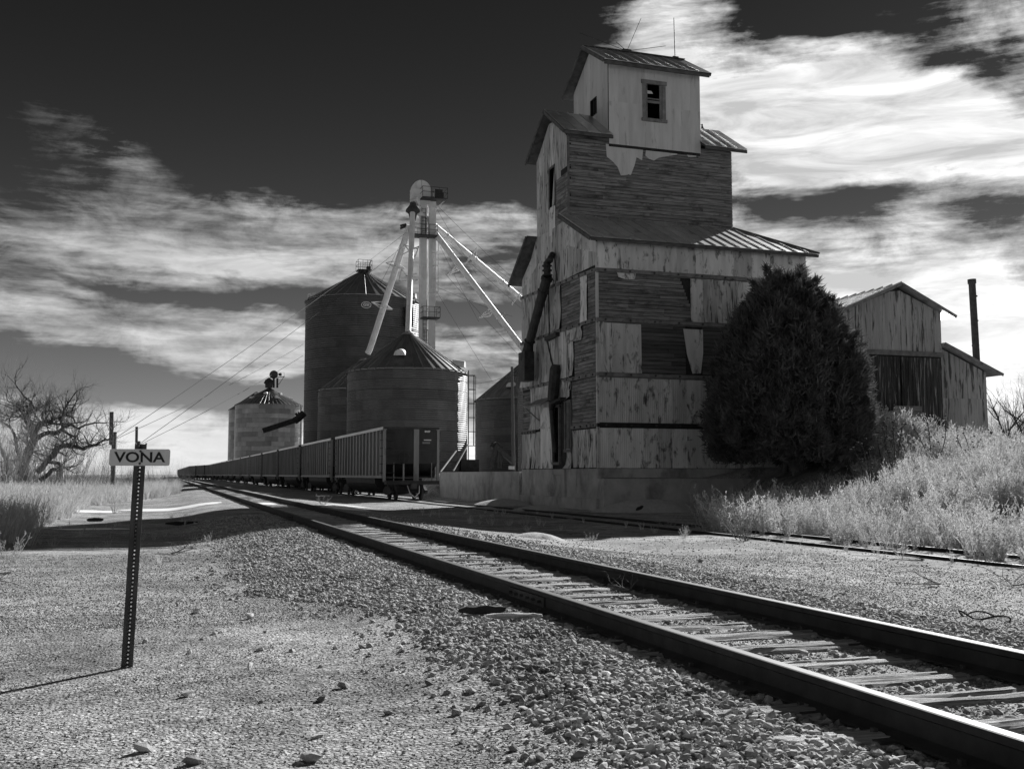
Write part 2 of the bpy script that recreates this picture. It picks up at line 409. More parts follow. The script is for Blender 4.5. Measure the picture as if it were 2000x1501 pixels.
# ------------------------------------------------------------------ ground material: sand, gravel, damp patches
def ground_material():
    m = bpy.data.materials.new('gravelly_ground'); m.use_nodes = True; t = NT(m.node_tree); t.n.clear()
    P = t.add('ShaderNodeNewGeometry').outputs['Position']
    big = t.noise(P, 0.35, 5, 0.6); mid = t.noise(P, 1.7, 6, 0.65, .4); grain = t.noise(P, 34, 3, 0.7); grain2 = t.noise(P, 95, 2, 0.7)
    vor = t.add('ShaderNodeTexVoronoi'); t.set(vor.inputs['Vector'], P); vor.inputs['Scale'].default_value = 42
    vd = vor.outputs['Distance']
    vcol = t.add('ShaderNodeSeparateColor', i_0=vor.outputs['Color'])
    base = t.mix(t.ramp(big, .38, .62), 0.26, 0.44)
    base = t.mix(t.math('MULTIPLY', t.math('MAXIMUM', t.ramp(mid, .48, .64), t.ramp(t.noise(t.vmul(P, (1, 1.4, 1), (40, 11, 0)), .75, 7, .7, 1.2), .50, .64)), .78), base, 0.13)
    spk = t.math('MULTIPLY', t.ramp(grain, .3, .7, .45, 1.5), t.ramp(vcol.outputs[0], 0, 1, .55, 1.4))
    spk = t.math('MULTIPLY', spk, t.ramp(grain2, .3, .7, .75, 1.25))
    base = t.math('MULTIPLY', base, spk)
    c = t.add('ShaderNodeCombineColor', i_0=base, i_1=base, i_2=base)
    bs = t.add('ShaderNodeBsdfPrincipled'); t.set(bs.inputs['Base Color'], c); bs.inputs['Roughness'].default_value = .95
    bs.inputs['Specular IOR Level'].default_value = .2
    h = t.math('ADD', t.math('MULTIPLY', grain, .014), t.math('MULTIPLY', t.ramp(vd, 0, .6, 1, 0), .011))
    h = t.math('ADD', h, t.math('MULTIPLY', grain2, .006))
    h = t.math('ADD', h, t.math('MULTIPLY', mid, .05))
    bp = t.add('ShaderNodeBump'); bp.inputs['Distance'].default_value = 1.0; bp.inputs['Strength'].default_value = 1.0
    t.set(bp.inputs['Height'], h); t.set(bs.inputs['Normal'], bp.outputs[0])
    t.add('ShaderNodeOutputMaterial', i_0=bs.outputs[0])
    return m
M_ground = ground_material()

# ================================================================== terrain
def sst(a, b, x):
    t = min(1.0, max(0.0, (x - a) / (b - a))); return t * t * (3 - 2 * t)

def track_shift(Y):
    """the line bends slightly left far away"""
    return -4.0 * sst(285, 350, Y)

def gz(x, y):
    n1 = mnoise.noise((x * .33, y * .33, 1.7)); n2 = mnoise.noise((x * 1.3, y * 1.3, 5.1))
    if y > 200: x = x - track_shift(y)
    if x < 2.3:
        z = -.245 + .025 * n1 + .012 * n2
        z += .092 * sst(.9, 2.3, x) - .17 * sst(14, 26, y) * sst(1.6, 0, x) * sst(150, 60, y)
        if x < -1.5: z += .16 * sst(-1.5, -6, x) * sst(12, 22, y)
    elif x < 5.4:
        z = -.178 + .008 * n2 + .026 * max(sst(2.95, 2.7, x), sst(4.66, 4.9, x)) + .012 * n1
    else:
        z = -.153 - .317 * sst(5.0, 9.0, x) + .02 * n1 + .01 * n2
    if x > 11.5: z = -.50 + .02 * n1 + .01 * n2 + .03 * sst(13.4, 11.5, x)
    # hillside on the right
    if x > 14 and y < 49:
        toe = 15.0 + 7.8 * sst(20, 37, y)
        if y > 38.9: toe = 16.9
        if y <= 38.95:
            z += 1.38 * sst(toe, toe + 6.0, x) + 1.3 * (1 - .85 * sst(33, 41, x)) * sst(29, 43, y) * sst(toe, toe + 7, x) + .12 * n1 * sst(toe, toe + 3, x)
            z += 1.1 * sst(32.0, 36.0, y) * sst(21.8, 23.9, x) * sst(33, 27, x)
        else:
            zl = .78 + .5 * sst(39.0, 42.0, y) + .45 * sst(21.5, 24.5, x)
            zr = -.5 + 1.38 * sst(23.3, 29.3, x) + 1.3 * (1 - .85 * sst(33, 41, x)) * sst(29, 43, y) * sst(23.3, 30.3, x) + .12 * n1
            zr += 1.1 * sst(23.2, 23.9, x) * sst(33, 27, x)
            z = max(zl, zr) if x > 17.0 else z
            if x > 30: z = zr
    if y >= 49 and x > 17.05:
        if y < 65.7: z = 1.06 + .02 * n1
        else: z = -.5 + 1.56 * sst(15.6, 18.2, x) * sst(400, 200, y)
        if x > 45 and y < 70: z = max(z, 1.2)
    if 65.7 <= y and 15.6 < x <= 18.2: z = -.5 + 1.56 * sst(15.6, 18.2, x) * sst(400, 200, y)
    return z

def axis(pts):
    out = [pts[0][0]]
    for a, b, st in pts:
        k = max(1, int(round((b - a) / st)))
        out += [a + (b - a) * i / k for i in range(1, k + 1)]
    return out
gx = axis([(-4000, -1500, 900), (-1500, -300, 150), (-300, -60, 20), (-60, -20, 2.5), (-20, -5, .6), (-5, 9, .14), (9, 15, .3), (15, 16.8, .3), (16.8, 17.4, .1), (17.4, 36, .35), (36, 70, 1.6), (70, 300, 20), (300, 1500, 150), (1500, 4000, 900)])
gy = axis([(-400, -60, 60), (-60, -6, 6), (-6, 1, .5), (1, 14, .14), (14, 30, .3), (30, 38.7, .4), (38.7, 39.3, .1), (39.3, 48.9, .6), (48.9, 49.3, .1), (49.3, 65.4, 1.6), (65.4, 66, .1), (66, 120, 3), (120, 400, 10), (400, 1200, 100), (1200, 6000, 800)])
GX, GY = len(gx), len(gy)
gv = np.empty((GY, GX, 3), dtype=np.float32)
for j, yy in enumerate(gy):
    for i, xx in enumerate(gx):
        gv[j, i] = (xx, yy, gz(xx, yy))
idx = np.arange(GX * GY).reshape(GY, GX)
gf = np.stack([idx[:-1, :-1], idx[:-1, 1:], idx[1:, 1:], idx[1:, :-1]], axis=-1).reshape(-1, 4)
ground = link('ground', np_mesh('ground', gv.reshape(-1, 3), gf, M_ground, True))
tag(ground, 'sandy gravel ground of the rail yard with a weedy hillside at right', kind='structure')

# ================================================================== scatter of many small copies (stuff)
def scatter(name, label, pts, scl, rot, which, protos, mat=None, kind='stuff'):
    """one object that instances the prototypes' meshes on points"""
    n = len(pts)
    me = bpy.data.meshes.new(name); me.vertices.add(n); me.vertices.foreach_set('co', np.asarray(pts, dtype=np.float32).ravel())
    a = me.attributes.new('scl', 'FLOAT_VECTOR', 'POINT'); a.data.foreach_set('vector', np.asarray(scl, dtype=np.float32).ravel())
    a = me.attributes.new('rot', 'FLOAT_VECTOR', 'POINT'); a.data.foreach_set('vector', np.asarray(rot, dtype=np.float32).ravel())
    a = me.attributes.new('which', 'INT', 'POINT'); a.data.foreach_set('value', np.asarray(which, dtype=np.int32))
    me.update()
    o = link(name, me)
    ng = bpy.data.node_groups.new(name, 'GeometryNodeTree')
    ng.interface.new_socket('Geometry', in_out='INPUT', socket_type='NodeSocketGeometry')
    ng.interface.new_socket('Geometry', in_out='OUTPUT', socket_type='NodeSocketGeometry')
    gi = ng.nodes.new('NodeGroupInput'); go = ng.nodes.new('NodeGroupOutput'); jo = ng.nodes.new('GeometryNodeJoinGeometry')
    def named(nm, ty):
        q = ng.nodes.new('GeometryNodeInputNamedAttribute'); q.data_type = ty; q.inputs['Name'].default_value = nm; return q.outputs['Attribute']
    sc_, ro_, wh_ = named('scl', 'FLOAT_VECTOR'), named('rot', 'FLOAT_VECTOR'), named('which', 'INT')
    for k, p in enumerate(protos):
        oi = ng.nodes.new('GeometryNodeObjectInfo'); oi.inputs['Object'].default_value = p; oi.transform_space = 'ORIGINAL'
        ip = ng.nodes.new('GeometryNodeInstanceOnPoints')
        cmpn = ng.nodes.new('FunctionNodeCompare'); cmpn.data_type = 'INT'; cmpn.operation = 'EQUAL'
        ng.links.new(wh_, cmpn.inputs[2]); cmpn.inputs[3].default_value = k
        ng.links.new(gi.outputs[0], ip.inputs['Points']); ng.links.new(cmpn.outputs[0], ip.inputs['Selection'])
        ng.links.new(oi.outputs['Geometry'], ip.inputs['Instance'])
        ng.links.new(ro_, ip.inputs['Rotation']); ng.links.new(sc_, ip.inputs['Scale'])
        ng.links.new(ip.outputs[0], jo.inputs[0])
    ng.links.new(jo.outputs[0], go.inputs[0])
    md = o.modifiers.new('scatter', 'NODES'); md.node_group = ng
    return tag(o, label, kind=kind)

def in_view(x, y, z, margin=60, top=None):
    cp, sp, cy, sy = math.cos(PITCH), math.sin(PITCH), math.cos(YAW), math.sin(YAW)
    dx, dy, dz = x, y, z - CAM_H
    d = dx * sy * cp + dy * cy * cp + dz * sp
    r = dx * cy - dy * sy
    uu = -dx * sy * sp - dy * cy * sp + dz * cp
    px = 1000 + F_PX * r / np.maximum(d, .1); py = 750.5 - F_PX * uu / np.maximum(d, .1)
    return (d > .5) & (px > -margin) & (px < 2000 + margin) & (py < 1501 + margin)

# ================================================================== tracks
def rail_mesh(name, x0, ys, shift, zt):
    prof = [(-.037, -.003), (-.037, -.036), (-.010, -.050), (-.009, -.128), (-.070, -.150), (-.072, -.163), (.072, -.163), (.070, -.150), (.009, -.128), (.010, -.050), (.037, -.036), (.037, -.003), (.028, 0), (-.028, 0)]
    n = len(prof); V = []; Fq = []
    for y in ys:
        for a, b in prof: V.append((x0 + shift(y) + a, y, zt + b))
    for i in range(len(ys) - 1):
        for k in range(n):
            k2 = (k + 1) % n; Fq.append((i * n + k2, i * n + k, (i + 1) * n + k, (i + 1) * n + k2))
    Fq += [tuple(range(n)), tuple((len(ys) - 1) * n + k for k in range(n - 1, -1, -1))]
    me = bpy.data.meshes.new(name); me.from_pydata(V, [], Fq); me.materials.append(M_rail); me.materials.append(M_railtop)
    for i in range(len(ys) - 1):
        for k in (11, 12, 13): me.polygons[i * n + k].material_index = 1
    me.update(); return me

ORG['__none'] = Vector((0, 0, 0))
track = thing('railway_track', 'main track of two dark rails on weathered wooden sleepers, nearest the camera', 'railway track')
ys_main = [-4 + i * 2 for i in range(17)] + [40, 60, 90, 130, 180, 240] + [260 + 10 * i for i in range(12)] + [420, 600, 900]
link('rail', rail_mesh('rail', 3.07, ys_main, track_shift, 0.0), track)
link('rail', rail_mesh('rail', 4.545, ys_main, track_shift, 0.0), track)

def tie_mesh(seed):
    r = random.Random(seed); L, W = 2.62, .235; nx, ny = 44, 11
    V = []; Fq = []
    e0 = [r.uniform(-.09, .03) for _ in range(ny + 1)]; e1 = [r.uniform(-.03, .09) for _ in range(ny + 1)]
    for i in range(nx + 1):
        for j in range(ny + 1):
            s = i / nx; y = (j / ny - .5) * W
            x = -L / 2 + e0[j] * .6 + s * (L + (e1[j] - e0[j]) * .6)
            z = 0
            c = mnoise.noise((x * 1.1 + seed * 7, y * 34, seed * 3.1)); z -= .026 * max(0, abs(c) * 2.2 - .25) if c < 0 else 0
            c2 = mnoise.noise((x * 2.6, y * 70, seed * 5.7)); z += .007 * c2
            z -= .012 * (abs(y) / (W / 2)) ** 4 + .010 * mnoise.noise((x * 2, y * 3, seed))
            if j in (0, ny): z -= .008 + .02 * max(0, mnoise.noise((x * 3, y * 9, seed + 40)))
            yy = y + .008 * mnoise.noise((x * 2.5, j, seed + 9))
            V.append((x, yy, z))
    for i in range(nx):
        for j in range(ny):
            a = i * (ny + 1) + j; Fq.append((a, a + ny + 1, a + ny + 2, a + 1))
    b0 = len(V)
    rim = [i * (ny + 1) for i in range(nx + 1)] + [nx * (ny + 1) + j for j in range(1, ny + 1)] + [i * (ny + 1) + ny for i in range(nx - 1, -1, -1)] + [j for j in range(ny - 1, 0, -1)]
    for q in rim: V.append((V[q][0], V[q][1], -.17))
    for k in range(len(rim)):
        k2 = (k + 1) % len(rim); Fq.append((rim[k], b0 + k, b0 + k2, rim[k2]))
    me = bpy.data.meshes.new('sleeper'); me.from_pydata(V, [], Fq); me.materials.append(M_tie); me.update(); return me
TIES = [tie_mesh(s) for s in range(9)]
yy = -2.0; k = 0
tie_pos = []
while yy < 95:
    tie_pos.append(yy)
    o = link('sleeper', TIES[k % 9], track, (3.807 + random.uniform(-.09, .09), yy, -.150 + random.uniform(-.014, .006)))
    o.rotation_euler = (random.uniform(-.02, .02), random.uniform(-.004, .004), random.uniform(-.035, .035) + (PI if k % 2 else 0))
    yy += .53 + random.uniform(-.05, .06); k += 1
# joint bars with bolts where rail ends meet
for X0, Yj in ((3.07, 8.75), (4.545, 18.6), (3.07, 26.8), (4.545, 37.4), (3.07, 46)):
    m = MB()
    for s in (-1, 1): m.box(X0 + s * .0135 - .012, X0 + s * .0135 + .012, Yj - .46, Yj + .46, -.132, -.052)
    jb = m.build('joint_bar', M_rust, track)
    for q in (-.38, -.23, -.08, .08, .23, .38):
        MB().tube([(X0 - .058, Yj + q, -.09), (X0 + .058, Yj + q, -.09)], .014, 6).build('bolt', M_rust, jb)
# spikes and tie plates close to the camera
for yt in tie_pos:
    if .5 < yt < 22:
        for X0 in (3.07, 4.545):
            m = MB(); m.box(X0 - .16, X0 + .16, yt - .09, yt + .09, -.163, -.151)
            for sx in (-.085, .085): m.box(X0 + sx - .012, X0 + sx + .012, yt - .05 * (1 if sx > 0 else -1) - .012, yt - .05 * (1 if sx > 0 else -1) + .012, -.151, -.128)
            m.build('tie_plate', M_rust, track)

def siding_shift(Y): return -.42 * sst(27, 55, Y) + track_shift(Y)
siding = thing('railway_siding', 'half-buried siding of two dark rails beside the grain elevator, under the coal cars', 'railway track')
ys_s = [2 + i * 2.5 for i in range(24)] + [70, 90, 130, 180, 240] + [260 + 10 * i for i in range(12)] + [420, 600, 750]
link('rail', rail_mesh('rail', 12.75, ys_s, siding_shift, -.43), siding)
link('rail', rail_mesh('rail', 14.22, ys_s, siding_shift, -.43), siding)

# ================================================================== stones
def stone_mesh(seed, name='stone', mat=None):
    r = random.Random(seed)
    import bmesh
    bm = bmesh.new(); bmesh.ops.create_icosphere(bm, subdivisions=1, radius=1.0)
    ax = [r.uniform(.75, 1.25), r.uniform(.6, 1.0), r.uniform(.42, .75)]
    for v in bm.verts:
        k = 1 + .32 * mnoise.noise(v.co * 1.3 + Vector((seed * 3.3, 0, 0))) + r.uniform(-.13, .13)
        v.co = Vector((v.co.x * ax[0], v.co.y * ax[1], v.co.z * ax[2])) * k
    for _ in range(7):
        nrm = Vector((r.uniform(-1, 1), r.uniform(-1, 1), r.uniform(-.6, 1))).normalized(); dd = r.uniform(.42, .72)
        for v in bm.verts:
            e = v.co.dot(nrm) - dd
            if e > 0: v.co -= nrm * e
    me = bpy.data.meshes.new(name); bm.to_mesh(me); bm.free(); me.materials.append(mat or M_stone); return me
STONES = [stone_mesh(s) for s in range(7)]
STONE_SPOTS = [((2.12, 5.2), .035, 'pale angular ballast stone on the gravel shoulder'), ((1.9, 4.6), .04, 'large grey ballast stone at the edge of the gravel shoulder'),
               ((2.42, 4.4), .033, 'flat ballast stone beside the near rail, bottom of the picture'), ((1.75, 6.4), .034, 'broken ballast stone where the gravel meets the sand'),
               ((2.5, 6.0), .03, 'small ballast stone lying by a sleeper end'), ((1.72, 7.9), .032, 'rounded ballast stone at the left edge of the gravel'), ((2.2, 7.1), .03, 'wedge-shaped ballast stone midway between sand and near rail')]
stone_obs = []
for k, ((x, y), s, lb) in enumerate(STONE_SPOTS):
    o = link('ballast_stone', STONES[k], None, (x, y, gz(x, y) + s * .6)); o.scale = (s, s, s); o.rotation_euler = (.3 * k, .2, k)
    tag(o, lb, 'stone', 'ballast stones of the near shoulder'); stone_obs.append(o)

def fractal(x, y, s):
    return mnoise.noise((x * s, y * s, 3.3)) + .5 * mnoise.noise((x * s * 2.1, y * s * 2.1, 8.3)) + .25 * mnoise.noise((x * s * 5, y * s * 5, 1.3))
def ballast_edge(y):
    return 1.72 + .22 * mnoise.noise((y * .8, 2, 2)) + .12 * mnoise.noise((y * 3, 5, 2)) - .9 * sst(9.0, 11.5, y)
def stones_region(n, xf, y0, y1, smin, smax, keep, seed, ypow=1.0):
    g = np.random.default_rng(seed)
    uu = g.random(n) ** ypow; y = y0 + (y1 - y0) * uu; x0, x1 = xf; x = x0 + (x1 - x0) * g.random(n)
    ok = in_view(x, y, -.2)
    x, y = x[ok], y[ok]
    P = []; S = []
    for a, b, q, q2 in zip(x, y, g.random(len(x)), g.random(len(x))):
        pr = keep(a, b)
        if q < pr:
            s = smin + (smax - smin) * q2 ** 2.2; P.append((a, b, gz(a, b) + s * .25)); S.append(s)
    P = np.array(P); S = np.array(S); m = len(P)
    return P, np.stack([S * g.uniform(.8, 1.25, m), S * g.uniform(.8, 1.2, m), S * g.uniform(.7, 1.1, m)], 1), np.stack([g.uniform(-.6, .6, m), g.uniform(-.6, .6, m), g.uniform(0, 6.28, m)], 1), g.integers(0, 7, m)
def keep_ballast(x, y):
    if x < 2.98:
        e = ballast_edge(y)
        return 1.0 if x > e + .12 else (.8 if x > e else (.08 if x > e - .4 else .006))
    if x < 4.62: return .14
    return 1.0 if x < 5.35 + .3 * mnoise.noise((y, 1, 1)) else (.35 if x < 6.2 else .03)
parts = [stones_region(78000, (.3, 6.4), 2.6, 13.5, .010, .036, keep_ballast, 1, 1.35),
         stones_region(30000, (0.2, 6.6), 13.0, 30, .016, .038, lambda x, y: keep_ballast(x, y) * .8, 2, 1.3),
         stones_region(2600, (-9, 2), 3.4, 26, .008, .020, lambda x, y: .25 if fractal(x, y, .5) < .1 else 1.0, 3, 1.0),
         stones_region(3500, (6, 12.4), 5, 22, .010, .026, lambda x, y: .6, 4, 1.0)]
P = np.concatenate([p[0] for p in parts]); S = np.concatenate([p[1] for p in parts]); Rr = np.concatenate([p[2] for p in parts]); Wh = np.concatenate([p[3] for p in parts])
scatter('ballast', 'crushed stone ballast shoulder along the main track', P, S, Rr, Wh, stone_obs)
# coarse sand grains and pea gravel close to the camera
parts = [stones_region(95000, (-4.5, 2.6), 3.6, 11, .0035, .0095, lambda x, y: .45 if fractal(x, y, .7) < 0 else .95, 5, 1.5),
         stones_region(26000, (2.9, 4.7), 2.6, 12, .005, .011, lambda x, y: 1.0, 6, 1.4),
         stones_region(60000, (4.6, 11.5), 5, 17, .006, .013, lambda x, y: .8, 7, 1.2),
         stones_region(45000, (-8, 1.6), 9, 18, .007, .014, lambda x, y: .7 if fractal(x, y, .7) < 0 else .95, 8, 1.2)]
P = np.concatenate([p[0] for p in parts]); S = np.concatenate([p[1] for p in parts]); Rr = np.concatenate([p[2] for p in parts]); Wh = np.concatenate([p[3] for p in parts])
scatter('pea_gravel', 'fine gravel and grit strewn over the sand', P, S, Rr, Wh, stone_obs)

# ================================================================== shared pieces of the old buildings
def unit_box(name, mat):
    m = MB(); m.box(-.5, .5, -.5, .5, -.5, .5); return m.mesh(name, mat)
ME_board = unit_box('board', M_board)
ME_boarddk = unit_box('board_dark', material('dark_board', 0.06, 0.15, 2.2, (0.55, 0.55, 9), 0.9, bump=0.012, bscale=7, bstretch=(.6, .6, 14), vary=0.4))
def piece(me, name, parent, c, dims, rot=(0, 0, 0)):
    o = link(name, me, parent, c); o.scale = dims; o.rotation_euler = rot; return o

def sheet_mesh(seed, mat, waves=0, amp=.006, dent=.02, curl=0.0, nx=None, nz=5):
    """metal sheet, local X 0..1 (width), Z 0..1 (height), facing -Y; amplitudes are in metres and are not scaled"""
    nx = nx or (waves * 4 if waves else 6); V = []; Fq = []; r = random.Random(seed)
    for i in range(nx + 1):
        for j in range(nz + 1):
            x = i / nx; z = j / nz
            y = -abs(0) + (amp * math.sin(2 * PI * waves * x) if waves else 0)
            y += dent * mnoise.noise((x * 1.7, z * 2.6, seed * 2.7)) - dent * .4
            y -= curl * max(0, 1 - z * 3) ** 2 * (x if seed % 2 else 1 - x)
            V.append((x, y, z))
    for i in range(nx):
        for j in range(nz):
            a = i * (nz + 1) + j; Fq.append((a, a + nz + 1, a + nz + 2, a + 1))
    me = bpy.data.meshes.new('metal_sheet'); me.from_pydata(V, [], Fq); me.materials.append(mat)
    me.polygons.foreach_set('use_smooth', [True] * len(me.polygons)); me.update(); return me
SH_corr = [sheet_mesh(s, M_sheet, 8, .015, .02) for s in range(4)]
SH_flat = [sheet_mesh(10 + s, M_sheet, 0, 0, .035, .03) for s in range(3)] + [sheet_mesh(20 + s, M_sheet_rust, 0, 0, .06, .08) for s in range(4)]
SH_top = [sheet_mesh(30 + s, M_sheet_top, 10, .0035, .008) for s in range(3)]
SH_tear = [sheet_mesh(40 + s, M_sheet_rust, 3, .008, .10, .22) for s in range(4)]

def sheet(parent, meshes, plane, a0, a1, z0, z1, out, rotz=0, tilt=0.0):
    """plane 'Y': wall facing -Y at y=out, a = x; plane 'X': wall facing -X at x=out, a = y"""
    me = random.choice(meshes)
    if plane == 'Y':
        o = link('metal_sheet', me, parent, (a0, out, z0)); o.scale = (a1 - a0, 1, z1 - z0); o.rotation_euler = (0, tilt, 0)
    else:
        o = link('metal_sheet', me, parent, (out, a1, z0)); o.scale = (a1 - a0, 1, z1 - z0); o.rotation_euler = (0, tilt, -PI / 2)
    return o
def sheets_row(parent, meshes, plane, a0, a1, z0, z1, out, wd=.66, jag=.0):
    n = max(1, round((a1 - a0) / wd)); st = (a1 - a0) / n
    for k in range(n):
        j = random.uniform(-jag, jag)
        sheet(parent, meshes, plane, a0 + k * st - (.02 if k % 3 else -.006), a0 + (k + 1) * st + (.02 if k % 3 != 1 else -.004), z0 + (random.uniform(0, jag) if jag else 0), z1, out - .006 * (k % 2), tilt=random.uniform(-.004, .004) * (1 + 12 * jag))

NB = [0]
def boards(parent, plane, a0, a1, z0, z1, out, h=.14, seg=2.6, me=None, gap=.022, thick=.022, slope=None):
    n = max(1, round((z1 - z0) / h)); st = (z1 - z0) / n
    for k in range(n):
        zc = z0 + (k + .5) * st
        lo, hi = (a0, a1) if slope is None else slope(zc)
        if hi - lo < .1: continue
        cuts = [lo]; 
        c = lo + random.uniform(.4, 1) * seg
        while c < hi - .35: cuts.append(c); c += random.uniform(.6, 1.3) * seg
        cuts.append(hi)
        for q in range(len(cuts) - 1):
            b0, b1 = cuts[q], cuts[q + 1]; NB[0] += 1
            dz = random.uniform(-.004, .004); dy = random.uniform(-.005, .008); r_ = random.uniform(-.0035, .0035)
            if plane == 'Y': piece(me or ME_board, 'board', parent, ((b0 + b1) / 2, out + dy, zc + dz), (b1 - b0 - .006, thick, st - gap), (.035, r_, 0))
            else: piece(me or ME_board, 'board', parent, (out + dy, (b0 + b1) / 2, zc + dz), (thick, b1 - b0 - .006, st - gap), (r_, -.035, 0))

def girt(parent, p0, p1, face, name='band', h=.15, th=.05, bolts=True, mat=None, step=1.15):
    """horizontal band of timber/iron with bolt heads; face = outward normal"""
    m = MB(); m.bar(p0, p1, th, h); g = m.build(name, mat or M_trim, parent)
    if bolts:
        L = (Vector(p1) - Vector(p0)); n = int(L.length / step)
        m = MB()
        for k in range(n + 1):
            c = Vector(p0) + L * ((k + .35) / (n + 1)); m.tube([c + Vector(face) * th * .4, c + Vector(face) * (th * .5 + .04)], .045, 7)
        b = m.build('bolt_head', M_rust, g); b['kind'] = 'stuff'
    return g

def roof_panels(parent, a0, a1, eave, top, axis_='X', n=None, wd=.6, mat=None, top_a=None, seam=.035, name='roof_panel', jitter=.01):
    """standing seam panels; eave=(b,z), top=(b,z) in the cross direction; top_a=(lo,hi) clips the top edge (hips)"""
    n = n or max(1, round((a1 - a0) / wd)); st = (a1 - a0) / n
    eb, ez = eave; tb, tz = top
    d = Vector((0, tb - eb, tz - ez)).normalized(); nrm = Vector((0, -d.z, d.y)) if d.y > 0 else Vector((0, d.z, -d.y))
    for k in range(n):
        lo, hi = a0 + k * st, a0 + (k + 1) * st
        def tmax(a):
            if top_a is None: return 1.0
            if a > top_a[1]: return max(0.03, (a1 - a) / (a1 - top_a[1]))
            if a < top_a[0]: return max(0.03, (a - a0) / (top_a[0] - a0))
            return 1.0
        def P(a, t, up=0):
            q = (a, eb + (tb - eb) * t, ez + (tz - ez) * t); v = Vector(q) + nrm * up
            return v if axis_ == 'X' else Vector((v.y, v.x, v.z))
        dz = random.uniform(-jitter, jitter) * .4
        m = MB(); m.prism([P(lo, -.0, dz), P(hi - .004, 0, dz), P(hi - .004, tmax(hi), dz), P(lo, tmax(lo), dz)], nrm * .02 if axis_ == 'X' else Vector((nrm.y, nrm.x, nrm.z)) * .02)
        t1 = tmax(lo)
        m.bar(P(lo, -.005, .03), P(lo, t1, .03), seam * .8, seam + .02, up=(nrm if axis_ == 'X' else Vector((nrm.y, nrm.x, nrm.z))))
        m.build(name, mat or M_roof, parent)

# ================================================================== THE GRAIN ELEVATOR
EX, EY = 17.0, 39.7
elev = thing('grain_elevator', 'tall abandoned wooden grain elevator with peeling metal sheets and a stepped tower above the siding', 'grain elevator', (EX, EY, -.5))
# foundation
m = MB(); m.box(EX - .03, 27.25, EY - .05, 49.3, -.9, 1.22)
m.box(EX - .22, EX - .03, EY - .3, 49.25, -.9, -.02)
m.build('foundation', M_concrete, elev)
m = MB(); m.box(EX - .14, EX - .03, 43.2, 43.3, .0, 1.2); m.box(EX - .10, EX - .032, 43.35, 44.8, .98, 1.2)
m.build('pilaster', M_concrete, elev)
# core walls (dark boards seen in gaps), hollow where there are openings
def wall_with_holes(plane, out, th, a0, a1, z0, z1, holes, name, mat, parent, inward=1):
    """solid wall slab split into boxes round rectangular holes (a0,a1,z0,z1)"""
    As = sorted(set([a0, a1] + [h[0] for h in holes] + [h[1] for h in holes])); Zs = sorted(set([z0, z1] + [h[2] for h in holes] + [h[3] for h in holes]))
    m = MB()
    for i in range(len(As) - 1):
        for j in range(len(Zs) - 1):
            ca, cz = (As[i] + As[i + 1]) / 2, (Zs[j] + Zs[j + 1]) / 2
            if any(h[0] < ca < h[1] and h[2] < cz < h[3] for h in holes): continue
            if plane == 'Y': m.box(As[i], As[i + 1], out, out + th, Zs[j], Zs[j + 1])
            else: m.box(out, out + th, As[i], As[i + 1], Zs[j], Zs[j + 1])
    return m.build(name, mat, parent)
Z0, ZE = 1.22, 10.78
door_h = [(44.02, 44.72, 1.55, 4.02), (42.62, 43.2, 2.1, 4.15)]
wall_with_holes('Y', EY, .16, EX, 27.2, Z0, ZE, [], 'front_wall', M_darkwood, elev)
wall_with_holes('X', EX + .001, .16, EY + .16, 49.2, Z0, 10.7, door_h, 'end_wall', M_darkwood, elev)
m = MB(); m.box(27.04, 27.2, EY + .16, 49.2, Z0, 10.7); m.box(EX + .162, 27.04, 49.04, 49.2, Z0, 10.7); m.build('rear_wall', M_sheet_rust, elev)
# upper body of the narrow end: one plane from the lean-to up to the house gable
m = MB()
m.prism([(EX + .002, 39.9, 10.7), (EX + .002, 49.1, 10.7), (EX + .002, 47.0, 12.35), (EX + .002, 47.0, 16.35), (EX + .002, 44.92, 17.95), (EX + .002, 42.9, 16.35), (EX + .002, 42.9, 12.55)], (.14, 0, 0))
m.build('end_gable', M_darkwood, elev)
wall_with_holes('Y', 42.92, .14, EX + .142, 25.4, 10.9, 16.45, [], 'tower_front_wall', M_darkwood, elev)
m = MB(); m.box(25.26, 25.4, 43.06, 46.9, 10.9, 16.4); m.box(EX + .142, 25.26, 46.9, 47.02, 10.9, 16.4)
m.prism([(25.26, 43.06, 16.4), (25.26, 46.9, 16.4), (25.26, 44.95, 17.9)], (.14, 0, 0)); m.build('tower_side_wall', M_darkwood, elev)
# head house
hh = [(20.86, 21.74, 17.55, 19.18)]
wall_with_holes('Y', 42.86, .06, 19.0, 23.7, 16.0, 20.0, hh, 'headhouse_front_wall', M_darkwood, elev)
hs = [(44.25, 44.85, 18.05, 18.78)]
wall_with_holes('X', 19.0, .1, 42.92, 47.1, 16.3, 20.0, hs, 'headhouse_end_wall', M_darkwood, elev)
m = MB(); m.box(23.6, 23.7, 42.92, 47.1, 16.3, 20.0); m.box(19.1, 23.6, 47.0, 47.1, 16.3, 20.0)
for xx in (19.0, 23.6): m.prism([(xx, 42.9, 20.0), (xx, 47.1, 20.0), (xx, 45.0, 21.38)], (.1, 0, 0))
m.build('headhouse_rear_wall', M_sheet_top, elev)
